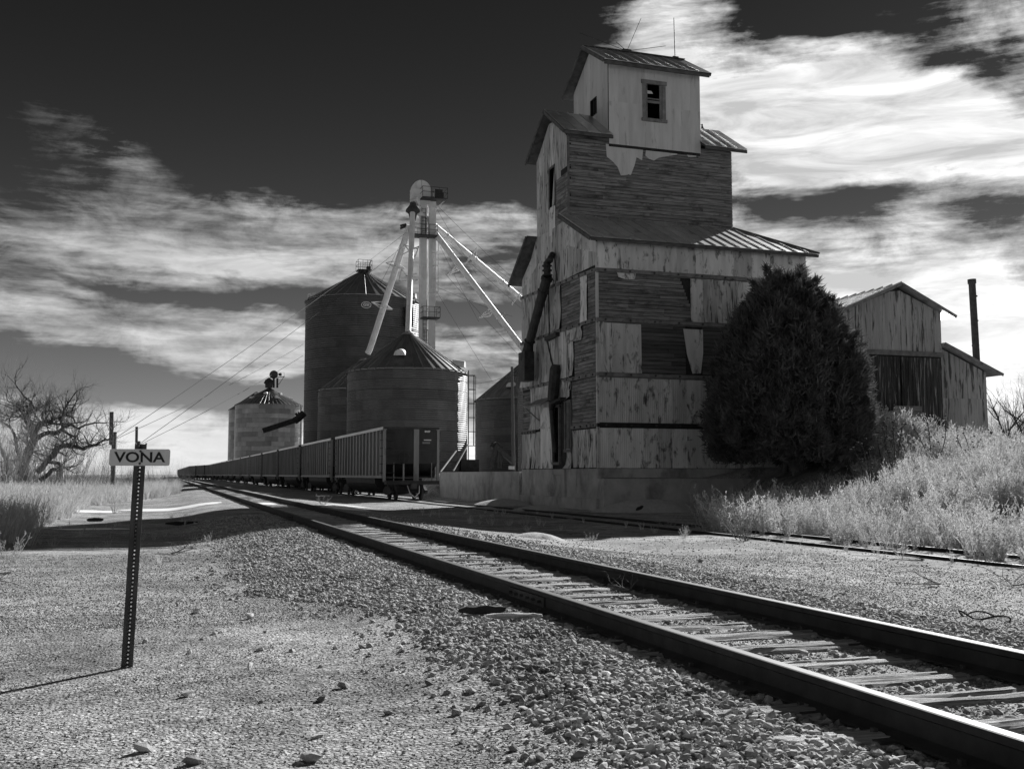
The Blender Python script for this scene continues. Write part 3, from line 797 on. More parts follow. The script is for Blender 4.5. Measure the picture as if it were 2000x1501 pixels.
# ---- metal and boards on the broad side
ROWS = [(9.62, 10.76), (7.52, 9.42), (5.22, 7.33), (3.13, 5.03), (1.24, 2.90)]
oy = EY - .035
sheets_row(elev, SH_flat[:3], 'Y', EX, 27.2, *ROWS[0], oy, .93)
sheets_row(elev, SH_flat[:3] + SH_flat[3:5], 'Y', 21.35, 27.2, *ROWS[1], oy, .66)
boards(elev, 'Y', EX + .02, 21.5, ROWS[1][0], ROWS[1][1], EY - .014, .158, 3.4, slope=lambda z: (EX + .02, 20.85 + (9.42 - z) * .42))
sheets_row(elev, SH_flat[:5], 'Y', EX, 18.98, *ROWS[2], oy, .66)
boards(elev, 'Y', 18.94, 21.1, 5.25, ROWS[2][1], EY - .014, .175, 3.2, me=ME_boarddk)
boards(elev, 'Y', 21.9, 24.3, 5.25, ROWS[2][1], EY - .014, .175, 3.2, me=ME_boarddk)
sheets_row(elev, SH_flat[:5], 'Y', 24.3, 27.2, *ROWS[2], oy, .66)
# torn sheet between the two dark board areas
m = MB(); m.prism([(20.98, EY - .06, 7.2), (21.93, EY - .05, 7.2), (21.93, EY - .045, 6.2), (21.78, EY - .09, 5.3), (21.4, EY - .05, 5.28), (21.12, EY - .10, 6.1)], (0, .004, 0)); m.build('torn_sheet', M_sheet, elev)
sheets_row(elev, SH_corr, 'Y', EX, 27.2, *ROWS[3], oy, .66)
sheets_row(elev, SH_corr, 'Y', EX, 27.2, *ROWS[4], oy, .66)
m = MB(); m.prism([(17.9, EY - .08, 9.45), (18.75, EY - .08, 9.45), (18.7, EY - .12, 9.2), (18.3, EY - .10, 9.17), (17.95, EY - .09, 9.26)], (0, .004, 0)); m.build('torn_sheet', M_sheet, elev)
# ---- narrow end
ox = EX - .03
def gable_sheets(y0, y1, zf, zt, out, wd=.7):
    n = round((y1 - y0) / wd); st = (y1 - y0) / n
    for k in range(n):
        a, b = y0 + k * st, y0 + (k + 1) * st
        for (c, d) in [(0, .52), (.5, 1.0)]:
            lo = lambda y: zf + (zt(y) - zf) * c; hi = lambda y: zf + (zt(y) - zf) * d
            o_ = out - .008 * ((k + (c > 0)) % 2) - random.uniform(0, .012)
            mm = MB(); P0 = [(o_, a, lo(a)), (o_ - random.uniform(0, .03), b + .02, lo(b)), (o_, b + .02, hi(b)), (o_, a, hi(a))]
            mm.prism(P0, (.004, 0, 0)); mm.build('metal_sheet', random.choice([M_sheet, M_sheet_rust, M_sheet]), elev)
zlow = lambda y: min(10.85 + (y - 39.7) * .56, 12.6) if y < 43 else (10.75 + (49.3 - y) * .62 if y > 47 else 12.6)
gable_sheets(39.72, 49.18, 9.75, lambda y: min(12.45, zlow(y) - .05), ox, .72)
# tower end above, with a tall window and a patch of boards beside it
tw = (44.5, 45.22, 13.55, 15.35)
zt = lambda y: 17.85 - abs(y - 44.92) * .78
for (a, b, lo) in [(45.24, 45.85, 12.4), (45.85, 46.45, 12.4), (46.45, 46.98, 12.4), (44.46, 45.24, 15.4), (43.7, 44.46, 14.6), (42.93, 43.7, 14.9), (44.46, 45.24, 11.8)]:
    hi = (lambda y: zt(y)) if lo > 12 else (lambda y: 13.5)
    o_ = ox - random.uniform(0, .02)
    mm = MB(); mm.prism([(o_, a, lo), (o_, b + .015, lo), (o_, b + .015, hi(b)), (o_, a, hi(a))], (.004, 0, 0)); mm.build('metal_sheet', M_sheet_rust if lo > 12.3 else M_sheet, elev)
boards(elev, 'X', 42.95, 44.44, 12.0, 14.65, EX - .012, .15, 4)
m = MB(); m.box(ox - .04, EX + .06, tw[0] - .06, tw[0], tw[2] - .1, tw[3]); m.box(ox - .04, EX + .06, tw[1], tw[1] + .08, tw[2] - .1, tw[3]); m.box(ox - .05, EX + .06, tw[0] - .06, tw[1] + .08, tw[3], tw[3] + .08)
wf = m.build('window_frame', M_trim, elev)
m = MB(); m.box(EX - .012, EX + .002, tw[0], tw[1], tw[2] - .1, tw[3]); m.build('painted_dark_opening', M_black, wf)  # black slab on the solid wall, interior shade put into its colour
m = MB(); m.prism([(EX - .02, 44.55, 13.6), (EX - .02, 44.9, 13.5), (EX - .02, 44.6, 15.2)], (-.015, 0, 0)); m.build('broken_pane', M_sheet_rust, wf)
R4 = ROWS
boards(elev, 'X', 41.35, 43.75, R4[1][0] + .02, R4[1][1] + .15, EX - .012, .15, 3)
boards(elev, 'X', 39.8, 40.65, R4[1][0] + .02, R4[1][1] + .1, EX - .012, .16, 3)
sheet(elev, SH_flat[:2], 'X', 40.65, 41.4, 7.5, 9.6, ox - .02)
sheets_row(elev, SH_flat[3:], 'X', 43.8, 49.2, 7.55, 9.75, ox, .68, .05)
boards(elev, 'X', 39.8, 42.2, 5.2, 7.35, EX - .012, .15, 3)
sheets_row(elev, SH_flat[3:] + SH_tear[:1], 'X', 42.25, 49.2, 5.25, 7.45, ox, .6, .06)
sheet(elev, SH_tear, 'X', 41.2, 42.2, 6.75, 7.42, ox - .03)
boards(elev, 'X', 39.8, 42.55, 3.05, 5.05, EX - .012, .155, 3)
boards(elev, 'X', 47.9, 49.15, 3.05, 5.05, EX - .012, .155, 3)
sheets_row(elev, SH_flat[3:], 'X', 44.9, 47.9, 3.1, 5.15, ox, .55, .05)
sheets_row(elev, SH_tear, 'X', 42.7, 44.8, 4.2, 5.15, ox, .5, .1)
sheets_row(elev, SH_flat[3:], 'X', 44.8, 49.15, 1.24, 3.0, ox, .6, .03)
sheets_row(elev, SH_flat[3:6], 'X', 39.75, 42.35, 1.24, 2.88, ox, .62, .04)
sheet(elev, SH_tear, 'X', 42.55, 43.15, 1.24, 2.1, ox - .01)
# corner trim
m = MB(); m.box(EX - .05, EX + .05, EY - .06, EY - .045, 1.24, 10.72); m.box(EX - .05, EX - .035, EY - .045, EY + .05, 1.24, 10.72); m.build('corner_flashing', M_sheet, elev)
# iron-bolted girts all round
for k, z in enumerate([9.53, 7.43, 5.13, 3.02]):
    if k == 3:
        girt(elev, (EX - .06, EY - .07, z), (27.2, EY - .07, z), (0, -1, 0), mat=M_darkwood); girt(elev, (EX - .07, EY, z), (EX - .07, 42.5, z), (-1, 0, 0), step=.7); girt(elev, (EX - .07, 47.2, z), (EX - .07, 49.3, z), (-1, 0, 0), step=.45)
    else:
        girt(elev, (EX - .06, EY - .07, z), (27.2, EY - .07, z), (0, -1, 0))
        girt(elev, (EX - .07, EY, z), (EX - .07, 49.35, z + (.32 if k == 0 else .1)), (-1, 0, 0), step=.8)
        m = MB(); m.bar((EX - .05, EY - .06, z - .11), (27.2, EY - .06, z - .11), .03, .04); m.build('ledge', M_trim, elev)
# ground floor door, window and the little hood
for (a, b, lo, hi) in door_h:
    m = MB()
    m.box(EX - .1, EX + .06, a - .1, a, lo - .06, hi + .06); m.box(EX - .1, EX + .06, b, b + .1, lo - .06, hi + .06)
    m.box(EX - .11, EX + .06, a - .1, b + .1, hi, hi + .12); m.box(EX - .12, EX + .06, a - .14, b + .14, lo - .14, lo - .02)
    fr = m.build('opening_frame', M_trim, elev)
    if lo > 2:
        m = MB(); m.box(EX - .03, EX + .03, a + .28, b, lo, hi); m.build('hanging_shutter', M_trim, fr)
m = MB(); m.box(EX + .6, EX + .62, 41, 46, 1.3, 5); m.build('painted_dark_panel', M_black, elev)  # black panel behind the openings, its colour painting the gloom inside
m = MB(); m.prism([(EX - .75, 44.6, 4.12), (EX - .75, 46.9, 4.12), (EX - .03, 46.9, 4.5), (EX - .03, 44.6, 4.5)], (0, 0, .07)); m.bar((EX - .72, 46.7, 4.1), (EX - .05, 46.7, 3.55), .05, .05)
m.build('door_hood', M_trim, elev)
m = MB(); m.box(EX - .09, EX - .04, 44.9, 46.4, 1.25, 4.1); m.build('sliding_door', M_sheet, elev)
# spout pipe on the end: elbow, long pipe, box
def sx(px, py, Y=None, X=None):
    """survey onto a plane X = const"""
    p = survey(px, py, 10.0); c = Vector((0, 0, CAM_H)); d = p - c
    return c + d * (X / d.x)
pts = [sx(1079, 496, X=16.85), sx(1074, 508, X=16.6), sx(1068, 514, X=16.55), sx(1069, 540, X=16.5)]
m = MB(); m.tube(pts, [.13, .16, .17, .17], 10)
for q in (.15, .5, .85): c = pts[2].lerp(pts[3], q); m.tube([c, c + Vector((0, 0, -.06))], .23, 10)
m.build('spout_elbow', M_dsteel, elev)
pa, pb = sx(1069, 540, X=16.5), sx(1033, 672, X=16.4)
m = MB(); m.tube([pa, pb], [.24, .21], 12)
for q in (.02, .2, .95): c = pa.lerp(pb, q); m.tube([c, c.lerp(pb, .03)], .28, 12)
m.tube([pb, sx(1027, 702, X=16.4)], [.23, .3], 12)
m.build('spout_pipe', M_dsteel, elev)
bx = sx(1028, 718, X=16.4); m = MB(); m.box(16.15, 16.65, bx.y - .45, bx.y + .45, bx.z - .65, bx.z + .75); m.build('spout_box', M_dsteel, elev)
m = MB(); m.tube([sx(1071, 560, X=16.9), sx(1073, 655, X=16.9)], .035, 5); m.tube([sx(1068, 662, X=16.9), sx(1079, 712, X=16.9)], .035, 5); m.tube([sx(1083, 500, X=16.9), sx(1088, 548, X=16.9)], .03, 5); m.tube([sx(1072, 535, X=16.7), sx(1082, 549, X=16.9)], .03, 5)
m.build('control_rod', M_dsteel, elev)
pa, pb = sx(1086, 712, X=16.75), sx(1079, 782, X=16.7)
m = MB(); m.tube([pa, pa.lerp(pb, .15), pb], [.2, .28, .25], 9); m.build('downspout', M_dsteel, elev); m = MB(); m.tube([pb, sx(1077, 800, X=16.75), sx(1084, 884, X=16.8)], [.2, .12, .13], 8); m.build('downspout', M_dsteel, elev)
m = MB(); m.bar(sx(1068, 662, X=16.8), sx(1090, 652, X=16.85), .25, .18)
m.build('bracket', M_dsteel, elev)
m = MB(); m.bar(sx(1082, 787, X=16.7), sx(1100, 778, X=16.7), .3, .12); m.build('broken_ledge', M_darkwood, elev)
# ---- head house cladding: three tiers of narrow sheets, window in the middle
for (a, b) in ((19.0, 20.0), (20.0, 20.86), (21.74, 22.7), (22.7, 23.72)):
    n = 2
    for k in range(n):
        c0, c1 = a + (b - a) * k / n, a + (b - a) * (k + 1) / n
        sheet(elev, SH_top, 'Y', c0, c1 + .01, 18.12, 19.96, 42.845 - .004 * (k % 2)); sheet(elev, SH_top, 'Y', c0, c1 + .01, 16.12, 18.14, 42.84 - .004 * (k % 2))
sheet(elev, SH_top, 'Y', 20.86, 21.74, 19.3, 19.96, 42.845); sheet(elev, SH_top, 'Y', 20.86, 21.3, 16.12, 17.42, 42.842); sheet(elev, SH_top, 'Y', 21.3, 21.74, 16.12, 17.42, 42.838)
for yy0 in [42.9 + .7 * i for i in range(6)]:
    y1_ = yy0 + .7
    top_ = lambda y: 21.3 - abs(y - 45.0) * .66
    for lo, hi in ((16.3, 18.1), (18.1, None)):
        if yy0 > 44.2 and yy0 < 44.9:
            if hi is None: lo = 18.85
        hz0 = hi if hi else top_(yy0); hz1 = hi if hi else top_(y1_)
        if hi and 43.9 < yy0 < 44.9: hz0 = hz1 = 18.0
        mm = MB(); o_ = 18.985 - random.uniform(0, .006); mm.prism([(o_, yy0, lo), (o_, y1_, lo), (o_, y1_, hz1), (o_, yy0, hz0)], (.004, 0, 0)); mm.build('metal_sheet', M_sheet_top, elev)
# ragged sheets hanging over the boards
for pts_ in ([(18.85, 16.1), (20.15, 16.1), (20.05, 15.1), (19.95, 14.75), (19.6, 14.68), (19.45, 15.05), (19.2, 15.3), (18.9, 15.5)],
             [(19.9, 16.12), (20.75, 16.12), (20.68, 15.5), (20.4, 15.62), (20.3, 15.25), (20.1, 14.75), (19.95, 14.78)],
             [(20.9, 16.12), (22.1, 16.15), (22.08, 15.85), (21.55, 15.72), (21.3, 15.55), (21.05, 15.6), (20.85, 15.75)],
             [(22.05, 16.16), (22.55, 16.16), (22.5, 15.95), (22.1, 15.86)], [(22.85, 16.18), (23.6, 16.2), (23.5, 15.95), (23.1, 15.9)]):
    m = MB(); yb = 42.885 - random.uniform(0, .01); m.prism([(a, yb, b) for a, b in pts_], (0, -.004, 0)); m.build('torn_sheet', M_sheet_top, elev)
# boards of the tower front: 29 courses
boards(elev, 'Y', EX + .02, 25.42, 12.55, 16.38, 42.905, .158, 2.9)
m = MB(); m.box(EX - .04, EX + .05, 42.86, 42.89, 12.6, 16.4); m.build('corner_board', M_trim, elev)
# head house window
m = MB()
m.box(20.72, 20.87, 42.79, 42.9, 17.42, 19.36); m.box(21.73, 21.9, 42.79, 42.9, 17.42, 19.36); m.box(20.66, 21.96, 42.77, 42.89, 19.18, 19.36); m.box(20.66, 21.96, 42.75, 42.9, 17.38, 17.52)
wf = m.build('window_frame', M_trim, elev)
m = MB(); m.box(20.87, 20.97, 42.83, 42.88, 17.52, 19.18); m.box(21.6, 21.73, 42.83, 42.88, 17.52, 19.18); m.box(20.97, 21.6, 42.82, 42.87, 18.28, 18.40); m.box(20.97, 21.6, 42.84, 42.88, 18.46, 18.52)
m.build('sash', M_trim, wf)
m = MB(); m.prism([(20.97, 42.86, 18.88), (21.2, 42.86, 18.86), (21.28, 42.86, 18.74), (20.97, 42.86, 18.72)], (0, .004, 0)); m.build('broken_pane', M_sheet_top, wf)
m = MB(); m.box(19.2, 23.5, 43.5, 43.52, 16.5, 19.9); m.build('painted_dark_panel', M_black, elev)  # black panel behind the window, indoor darkness put into its colour
m = MB(); m.box(18.95, 19.03, 44.2, 44.25, 18.0, 18.83); m.box(18.95, 19.03, 44.85, 44.9, 18.0, 18.83); m.box(18.95, 19.03, 44.2, 44.9, 18.78, 18.83); m.box(18.95, 19.03, 44.5, 44.54, 18.05, 18.78)
wf = m.build('window_frame', M_darkwood, elev)
# ---- roofs
def rafter_edge(poly, parent, nm='barge_board', th=.05, off=None):
    m = MB()
    for a, b in zip(poly[:-1], poly[1:]): m.bar(a, b, th, .16)
    return m.build(nm, M_roofedge, parent)
lr = link('lean_to_roof', MB().prism([(16.55, 39.25, 10.70), (27.62, 39.25, 10.70), (25.45, 42.85, 12.50), (16.55, 42.85, 12.50)], (0, 0, .08)).mesh('lean_to_roof', M_roofedge, org(elev)), elev, org(elev))
roof_panels(elev, 16.55, 27.62, (39.22, 10.81), (42.85, 12.61), n=19, top_a=(16.0, 25.45))
m = MB(); m.prism([(27.62, 39.25, 10.8), (27.62, 49.5, 10.8), (25.42, 47.0, 12.6), (25.42, 42.86, 12.6)], (0, 0, .06)); m.build('hip_roof', M_roof, elev)
m = MB(); m.bar((27.62, 39.22, 10.86), (25.42, 42.86, 12.67), .12, .07); m.build('hip_cap', M_roofedge, elev)
m = MB(); m.prism([(16.45, 49.75, 10.55), (27.62, 49.75, 10.55), (25.4, 47.02, 12.45), (16.45, 47.02, 12.45)], (0, 0, .1)); m.build('rear_lean_to_roof', M_roofedge, elev)
rafter_edge([(16.5, 39.25, 10.74), (16.5, 42.9, 12.55)], elev); rafter_edge([(16.42, 49.8, 10.55), (16.42, 47.05, 12.47)], elev)
m = MB(); m.bar((16.55, 39.27, 10.73), (27.6, 39.27, 10.73), .05, .12); m.build('fascia', M_roofedge, elev)
# tower roof
for (x0_, x1_, nm_) in ((16.62, 18.99, 4), (23.71, 25.95, 4)):
    m = MB(); m.prism([(x0_, 42.35, 16.28), (x1_, 42.35, 16.28), (x1_, 44.95, 18.02), (x0_, 44.95, 18.02)], (0, 0, .07)); m.build('tower_roof', M_roofedge, elev)
    roof_panels(elev, x0_, x1_, (42.32, 16.37), (44.95, 18.12), n=nm_)
    m = MB(); m.prism([(x0_, 47.55, 16.28), (x1_, 47.55, 16.28), (x1_, 44.95, 18.02), (x0_, 44.95, 18.02)], (0, 0, .09)); m.build('tower_rear_roof', M_roofedge, elev)
rafter_edge([(16.58, 42.34, 16.3), (16.58, 44.95, 18.06), (16.58, 47.58, 16.28)], elev)
m = MB(); m.bar((16.62, 42.37, 16.28), (19.0, 42.37, 16.28), .06, .14); m.bar((23.71, 42.37, 16.28), (25.95, 42.37, 16.28), .06, .14); m.build('fascia', M_roofedge, elev)
# head house roof
m = MB(); m.prism([(18.6, 42.4, 19.82), (24.05, 42.4, 19.82), (24.05, 45.0, 21.44), (18.6, 45.0, 21.44)], (0, 0, .06)); m.build('headhouse_roof', M_roofedge, elev)
roof_panels(elev, 18.6, 24.05, (42.36, 19.9), (45.0, 21.54), n=9)
m = MB(); m.prism([(18.6, 47.65, 19.82), (24.05, 47.65, 19.82), (24.05, 45.0, 21.44), (18.6, 45.0, 21.44)], (0, 0, .08)); m.build('headhouse_rear_roof', M_roofedge, elev)
m = MB(); m.bar((18.58, 45.0, 21.58), (24.07, 45.0, 21.58), .22, .05); m.build('ridge_cap', M_roofedge, elev)
rafter_edge([(18.56, 42.4, 19.85), (18.56, 45.0, 21.48), (18.56, 47.68, 19.83)], elev); rafter_edge([(24.09, 42.4, 19.85), (24.09, 45.0, 21.48)], elev)
m = MB(); m.bar((18.62, 42.44, 19.8), (24.03, 42.44, 19.8), .07, .16); m.build('fascia', M_roofedge, elev)
m = MB(); m.box(18.95, 23.7, 42.6, 42.84, 19.9, 19.96); m.build('soffit', M_sheet_top, elev)
# faded painted letters down the end wall
for k, ch in enumerate('BIFTO'):
    fc = bpy.data.curves.new('painted_letter', 'FONT'); fc.body = ch; fc.size = .62; fc.extrude = .002
    tmp = bpy.data.objects.new('tmp', fc); COL.objects.link(tmp); me = bpy.data.meshes.new_from_object(tmp); bpy.data.objects.remove(tmp)
    me.materials.clear(); me.materials.append(material('faded_paint', .2, .3, 6, rough=.9))
    o = link('painted_letter', me, elev, (EX - .085, 42.95, 6.75 - k * .52)); o.rotation_euler = (PI / 2, 0, -PI / 2)
# antenna and mast on the ridge are their own things
an = thing('antenna', 'thin wire antenna with four spreading rods on the head house ridge', 'antenna', (20.9, 45, 21.6))
for (px, py) in ((1133, 65), (1252, 36), (1300, 90), (1203, 82)):
    m = MB(); m.tube([(20.95, 45, 21.62), survey(px, py, 45.0)], .014, 4); m.build('antenna_rod', M_dsteel, an)
m = MB(); m.box(20.7, 21.15, 44.9, 45.1, 21.6, 21.68); m.build('bracket', M_dsteel, an)
mast = link('lightning_rod', MB().tube([(23.55, 44.95, 21.55), (23.52, 44.95, 23.65)], .025, 6).box(23.4, 23.7, 44.85, 45.05, 21.58, 21.64).mesh('lightning_rod', M_dsteel)); tag(mast, 'slim upright rod at the right end of the elevator ridge', 'lightning rod')
# bird on the tower roof
m = MB(); m.lathe((25.0, 44.95, 18.14), [(.0, 0), (.05, .03), (.06, .09), (.035, .16), (.045, .19), (.03, .235), (0, .25)], 8); m.bar((25.0, 44.95, 18.25), (25.12, 44.95, 18.12), .05, .02); m.bar((24.96, 44.95, 18.35), (24.91, 44.95, 18.34), .015, .015)
b = link('perched_bird', m.mesh('perched_bird', M_dsteel, (25.0, 44.95, 18.14), True), None, (25.0, 44.95, 18.14)); tag(b, 'small dark bird perched on the right stub of the tower roof', 'bird')

# ================================================================== retaining walls
m = MB(); m.box(16.9, 23.72, 38.9, 39.15, -.9, .80); m.box(16.9, 17.2, 39.15, 39.62, -.9, .80)
rw = link('retaining_wall', m.mesh('retaining_wall', M_concrete, (17, 38.9, -.5)), None, (17, 38.9, -.5)); tag(rw, 'low cracked concrete retaining wall in front of the elevator and the cedar', 'wall')
m = MB(); m.box(16.98, 17.28, 49.75, 65.65, -.9, 1.13)
dk = link('loading_dock_wall', m.mesh('loading_dock_wall', M_concrete, (17, 50, -.5)), None, (17, 50, -.5)); tag(dk, 'concrete loading dock wall between the coal car and the elevator', 'wall')
for k in range(5):
    z = -.45 + .3 * k
    m = MB(); m.box(16.965, 16.981, 49.8, 65.6, z, z + .012); m.build('board_mark', M_concrete, dk)
# ================================================================== warehouse at the right
wh = thing('metal_warehouse', 'gabled sheet-metal warehouse with dark weathered double doors behind the cedar and weeds', 'warehouse', (35.5, 44, 1.4))
m = MB(); m.prism([(32.7, 44.05, 1.0), (38.3, 44.05, 1.0), (38.3, 44.05, 9.4), (35.6, 44.05, 10.55), (32.7, 44.05, 9.35)], (0, 12, 0)); m.build('wall', M_darkwood, wh)
def gsheets(x0, x1, z0, ztf, y, n, mat, nm='metal_sheet'):
    st = (x1 - x0) / n
    for k in range(n):
        a, b = x0 + k * st, x0 + (k + 1) * st + .012
        o_ = y - .006 * (k % 2) - random.uniform(0, .01)
        mm = MB(); mm.prism([(a, o_, z0), (b, o_, z0), (b, o_, ztf(b)), (a, o_, ztf(a))], (0, .004, 0))
        mm.build(nm, mat, wh)
gt = lambda x: 10.6 - (abs(x - 35.6) * .41)
M_barn = material('streaked_sheet', .26, .42, 1.4, (4, 4, .3), .65, .15, bump=.006, vary=.14, dirt=.93, dirt_v=.035, dirt_scale=1.5, dirt_stretch=(3.4, 3.4, .3), dirt_lo=.53, dirt_hi=.6)
gsheets(32.68, 38.32, 7.3, lambda x: gt(x) - .08, 44.02, 9, M_barn)
m = MB(); m.box(32.8, 38.35, 43.92, 44.0, 7.05, 7.3); m.build('door_track', M_trim, wh)
M_door = material('barn_door_planks', .015, .07, 1.6, (6, 6, .35), .9, bump=.01, vary=.35, dirt=.85, dirt_v=.34, dirt_scale=1.1, dirt_stretch=(8, 8, .45), dirt_lo=.55, dirt_hi=.66)
for (x0_, x1_) in ((33.35, 35.62), (35.72, 38.15)):
    dr = link('door', MB().box(x0_, x1_, 44.0, 44.04, 1.5, 7.0).mesh('door', M_darkwood, org(wh)), wh, org(wh))
    n = 11; st = (x1_ - x0_) / n
    for k in range(n):
        mm = MB(); lo = 1.6 + random.uniform(0, .1); mm.box(x0_ + k * st + .01, x0_ + (k + 1) * st - .008, 43.96 - random.uniform(0, .012), 43.998, lo, 6.98); mm.build('plank', M_door, dr)
gsheets(32.68, 33.3, 1.2, lambda x: 7.06, 44.03, 1, M_barn)
# far-left wall of the warehouse and roof, running back
m = MB(); m.box(32.66, 32.7, 44.06, 56, 1.0, 9.3); m.build('side_wall', M_barn, wh)
roofm = MB(); roofm.prism([(32.05, 43.6, 9.12), (35.6, 43.6, 10.66), (35.6, 56.2, 10.66), (32.05, 56.2, 9.12)], (0, 0, .06)); roofm.build('left_roof', M_roofedge, wh)
for k in range(17):
    y0_ = 43.58 + k * .74
    m = MB(); m.prism([(32.02, y0_, 9.19), (32.02, y0_ + .73, 9.19), (35.6, y0_ + .73, 10.74), (35.6, y0_, 10.74)], (0, 0, .02)); m.bar((32.02, y0_, 9.25), (35.6, y0_, 10.80), .04, .08); m.build('roof_panel', M_roof, wh)
m = MB(); m.prism([(38.92, 43.6, 9.12), (35.6, 43.6, 10.66), (35.6, 56.2, 10.66), (38.92, 56.2, 9.12)], (0, 0, .09)); m.build('right_roof', M_roof, wh)
m = MB(); m.bar((32.0, 43.56, 9.16), (35.6, 43.56, 10.70), .05, .15); m.bar((35.6, 43.56, 10.70), (38.96, 43.56, 9.16), .05, .15); m.build('barge_board', M_trim, wh)
m = MB(); m.box(34.75, 36.35, 43.3, 43.36, 3.75, 4.42); m.bar((34.8, 43.33, 1.6), (34.8, 43.33, 4.4), .1, .1); m.bar((36.3, 43.33, 1.6), (36.3, 43.33, 4.4), .1, .1)
bb = link('plank_rack', m.mesh('plank_rack', M_board, (35.5, 43.3, 1.6)), None, (35.5, 43.3, 1.6)); tag(bb, 'low rack of weathered planks in front of the warehouse doors', 'plank rack')
m = MB(); m.box(34.7, 36.4, 43.26, 43.34, 2.6, 3.5); pr = m.build('rack_sheet', M_sheet, bb)
# annex
m = MB(); m.prism([(38.33, 44.3, 1.0), (41.35, 44.3, 1.0), (41.35, 44.3, 6.45), (38.33, 44.3, 7.7)], (0, 9, 0)); m.build('annex_wall', M_darkwood, wh)
at_ = lambda x: 7.68 - (x - 38.33) * .41
gsheets(38.33, 41.37, 4.9, lambda x: at_(x) - .05, 44.28, 5, M_barn); gsheets(38.33, 41.37, 1.1, lambda x: 4.95, 44.27, 5, M_barn)
m = MB(); m.prism([(38.3, 43.75, 7.72), (42.0, 43.75, 6.2), (42.0, 53.5, 6.2), (38.3, 53.5, 7.72)], (0, 0, .08)); m.build('annex_roof', M_roof, wh)
m = MB(); m.bar((38.3, 43.72, 7.74), (42.02, 43.72, 6.22), .05, .15); m.build('barge_board', M_trim, wh)
m = MB(); m.prism([(41.37, 46.5, 6.35), (42.25, 46.5, 5.95), (42.25, 50, 5.95), (41.37, 50, 6.35)], (0, 0, .08)); m.build('rear_eave', M_trim, wh)
# flue pipe behind the annex
m = MB(); m.tube([(43.35, 47, 1.5), (43.32, 47, 7), (43.2, 47, 11.8)], .19, 12); m.tube([(43.2, 47, 11.75), (43.19, 47, 12.0)], .23, 12)
for z in (8.2, 9.6, 11): m.tube([(43.28, 47, z), (43.28, 47, z + .06)], .205, 12)
fl = link('flue_pipe', m.mesh('flue_pipe', M_rust, (43.3, 47, 1.5), True), None, (43.3, 47, 1.5)); tag(fl, 'tall leaning rusty stovepipe rising behind the warehouse annex', 'chimney pipe')
# ruined shed roof beyond the annex
m = MB(); m.prism([(44.2, 50, 1.4), (49.5, 50, 1.4), (49.0, 50, 2.2), (46.5, 50, 3.6), (44.2, 50, 4.6)], (0, 5, 0))
rs = link('collapsed_shed', m.mesh('collapsed_shed', M_darkwood, (46, 50, 1.4)), None, (46, 50, 1.4)); tag(rs, 'dark collapsed shed sloping down beside the warehouse annex', 'shed')
m = MB(); m.prism([(44.1, 49.9, 4.7), (46.5, 49.9, 3.7), (49.3, 49.9, 2.1), (49.3, 55, 2.1), (46.5, 55, 3.7), (44.1, 55, 4.7)], (0, 0, .07)); m.build('sagging_roof', M_board, rs)

# ================================================================== grain bins
def zat(py, depth):
    return CAM_H + depth * math.tan(PITCH + math.atan((750.5 - py) / F_PX))
def rounded_sheet(Rr, h, ang, mat, nm='wall_sheet'):
    V = []; Fq = []; n = 5
    for i in range(n + 1):
        t = ang * i / n
        for z, rr in ((0, Rr + .012), (.02 * h, Rr + .014), (.97 * h, Rr), (h, Rr - .03)): V.append((rr * math.cos(t), rr * math.sin(t), z))
    for i in range(n):
        for j in range(3):
            a = i * 4 + j; Fq.append((a, a + 4, a + 5, a + 1))
    me = bpy.data.meshes.new(nm); me.from_pydata(V, [], Fq); me.materials.append(mat)
    me.polygons.foreach_set('use_smooth', [True] * len(Fq)); me.set_sharp_from_angle(angle=R(30)); me.update(); return me

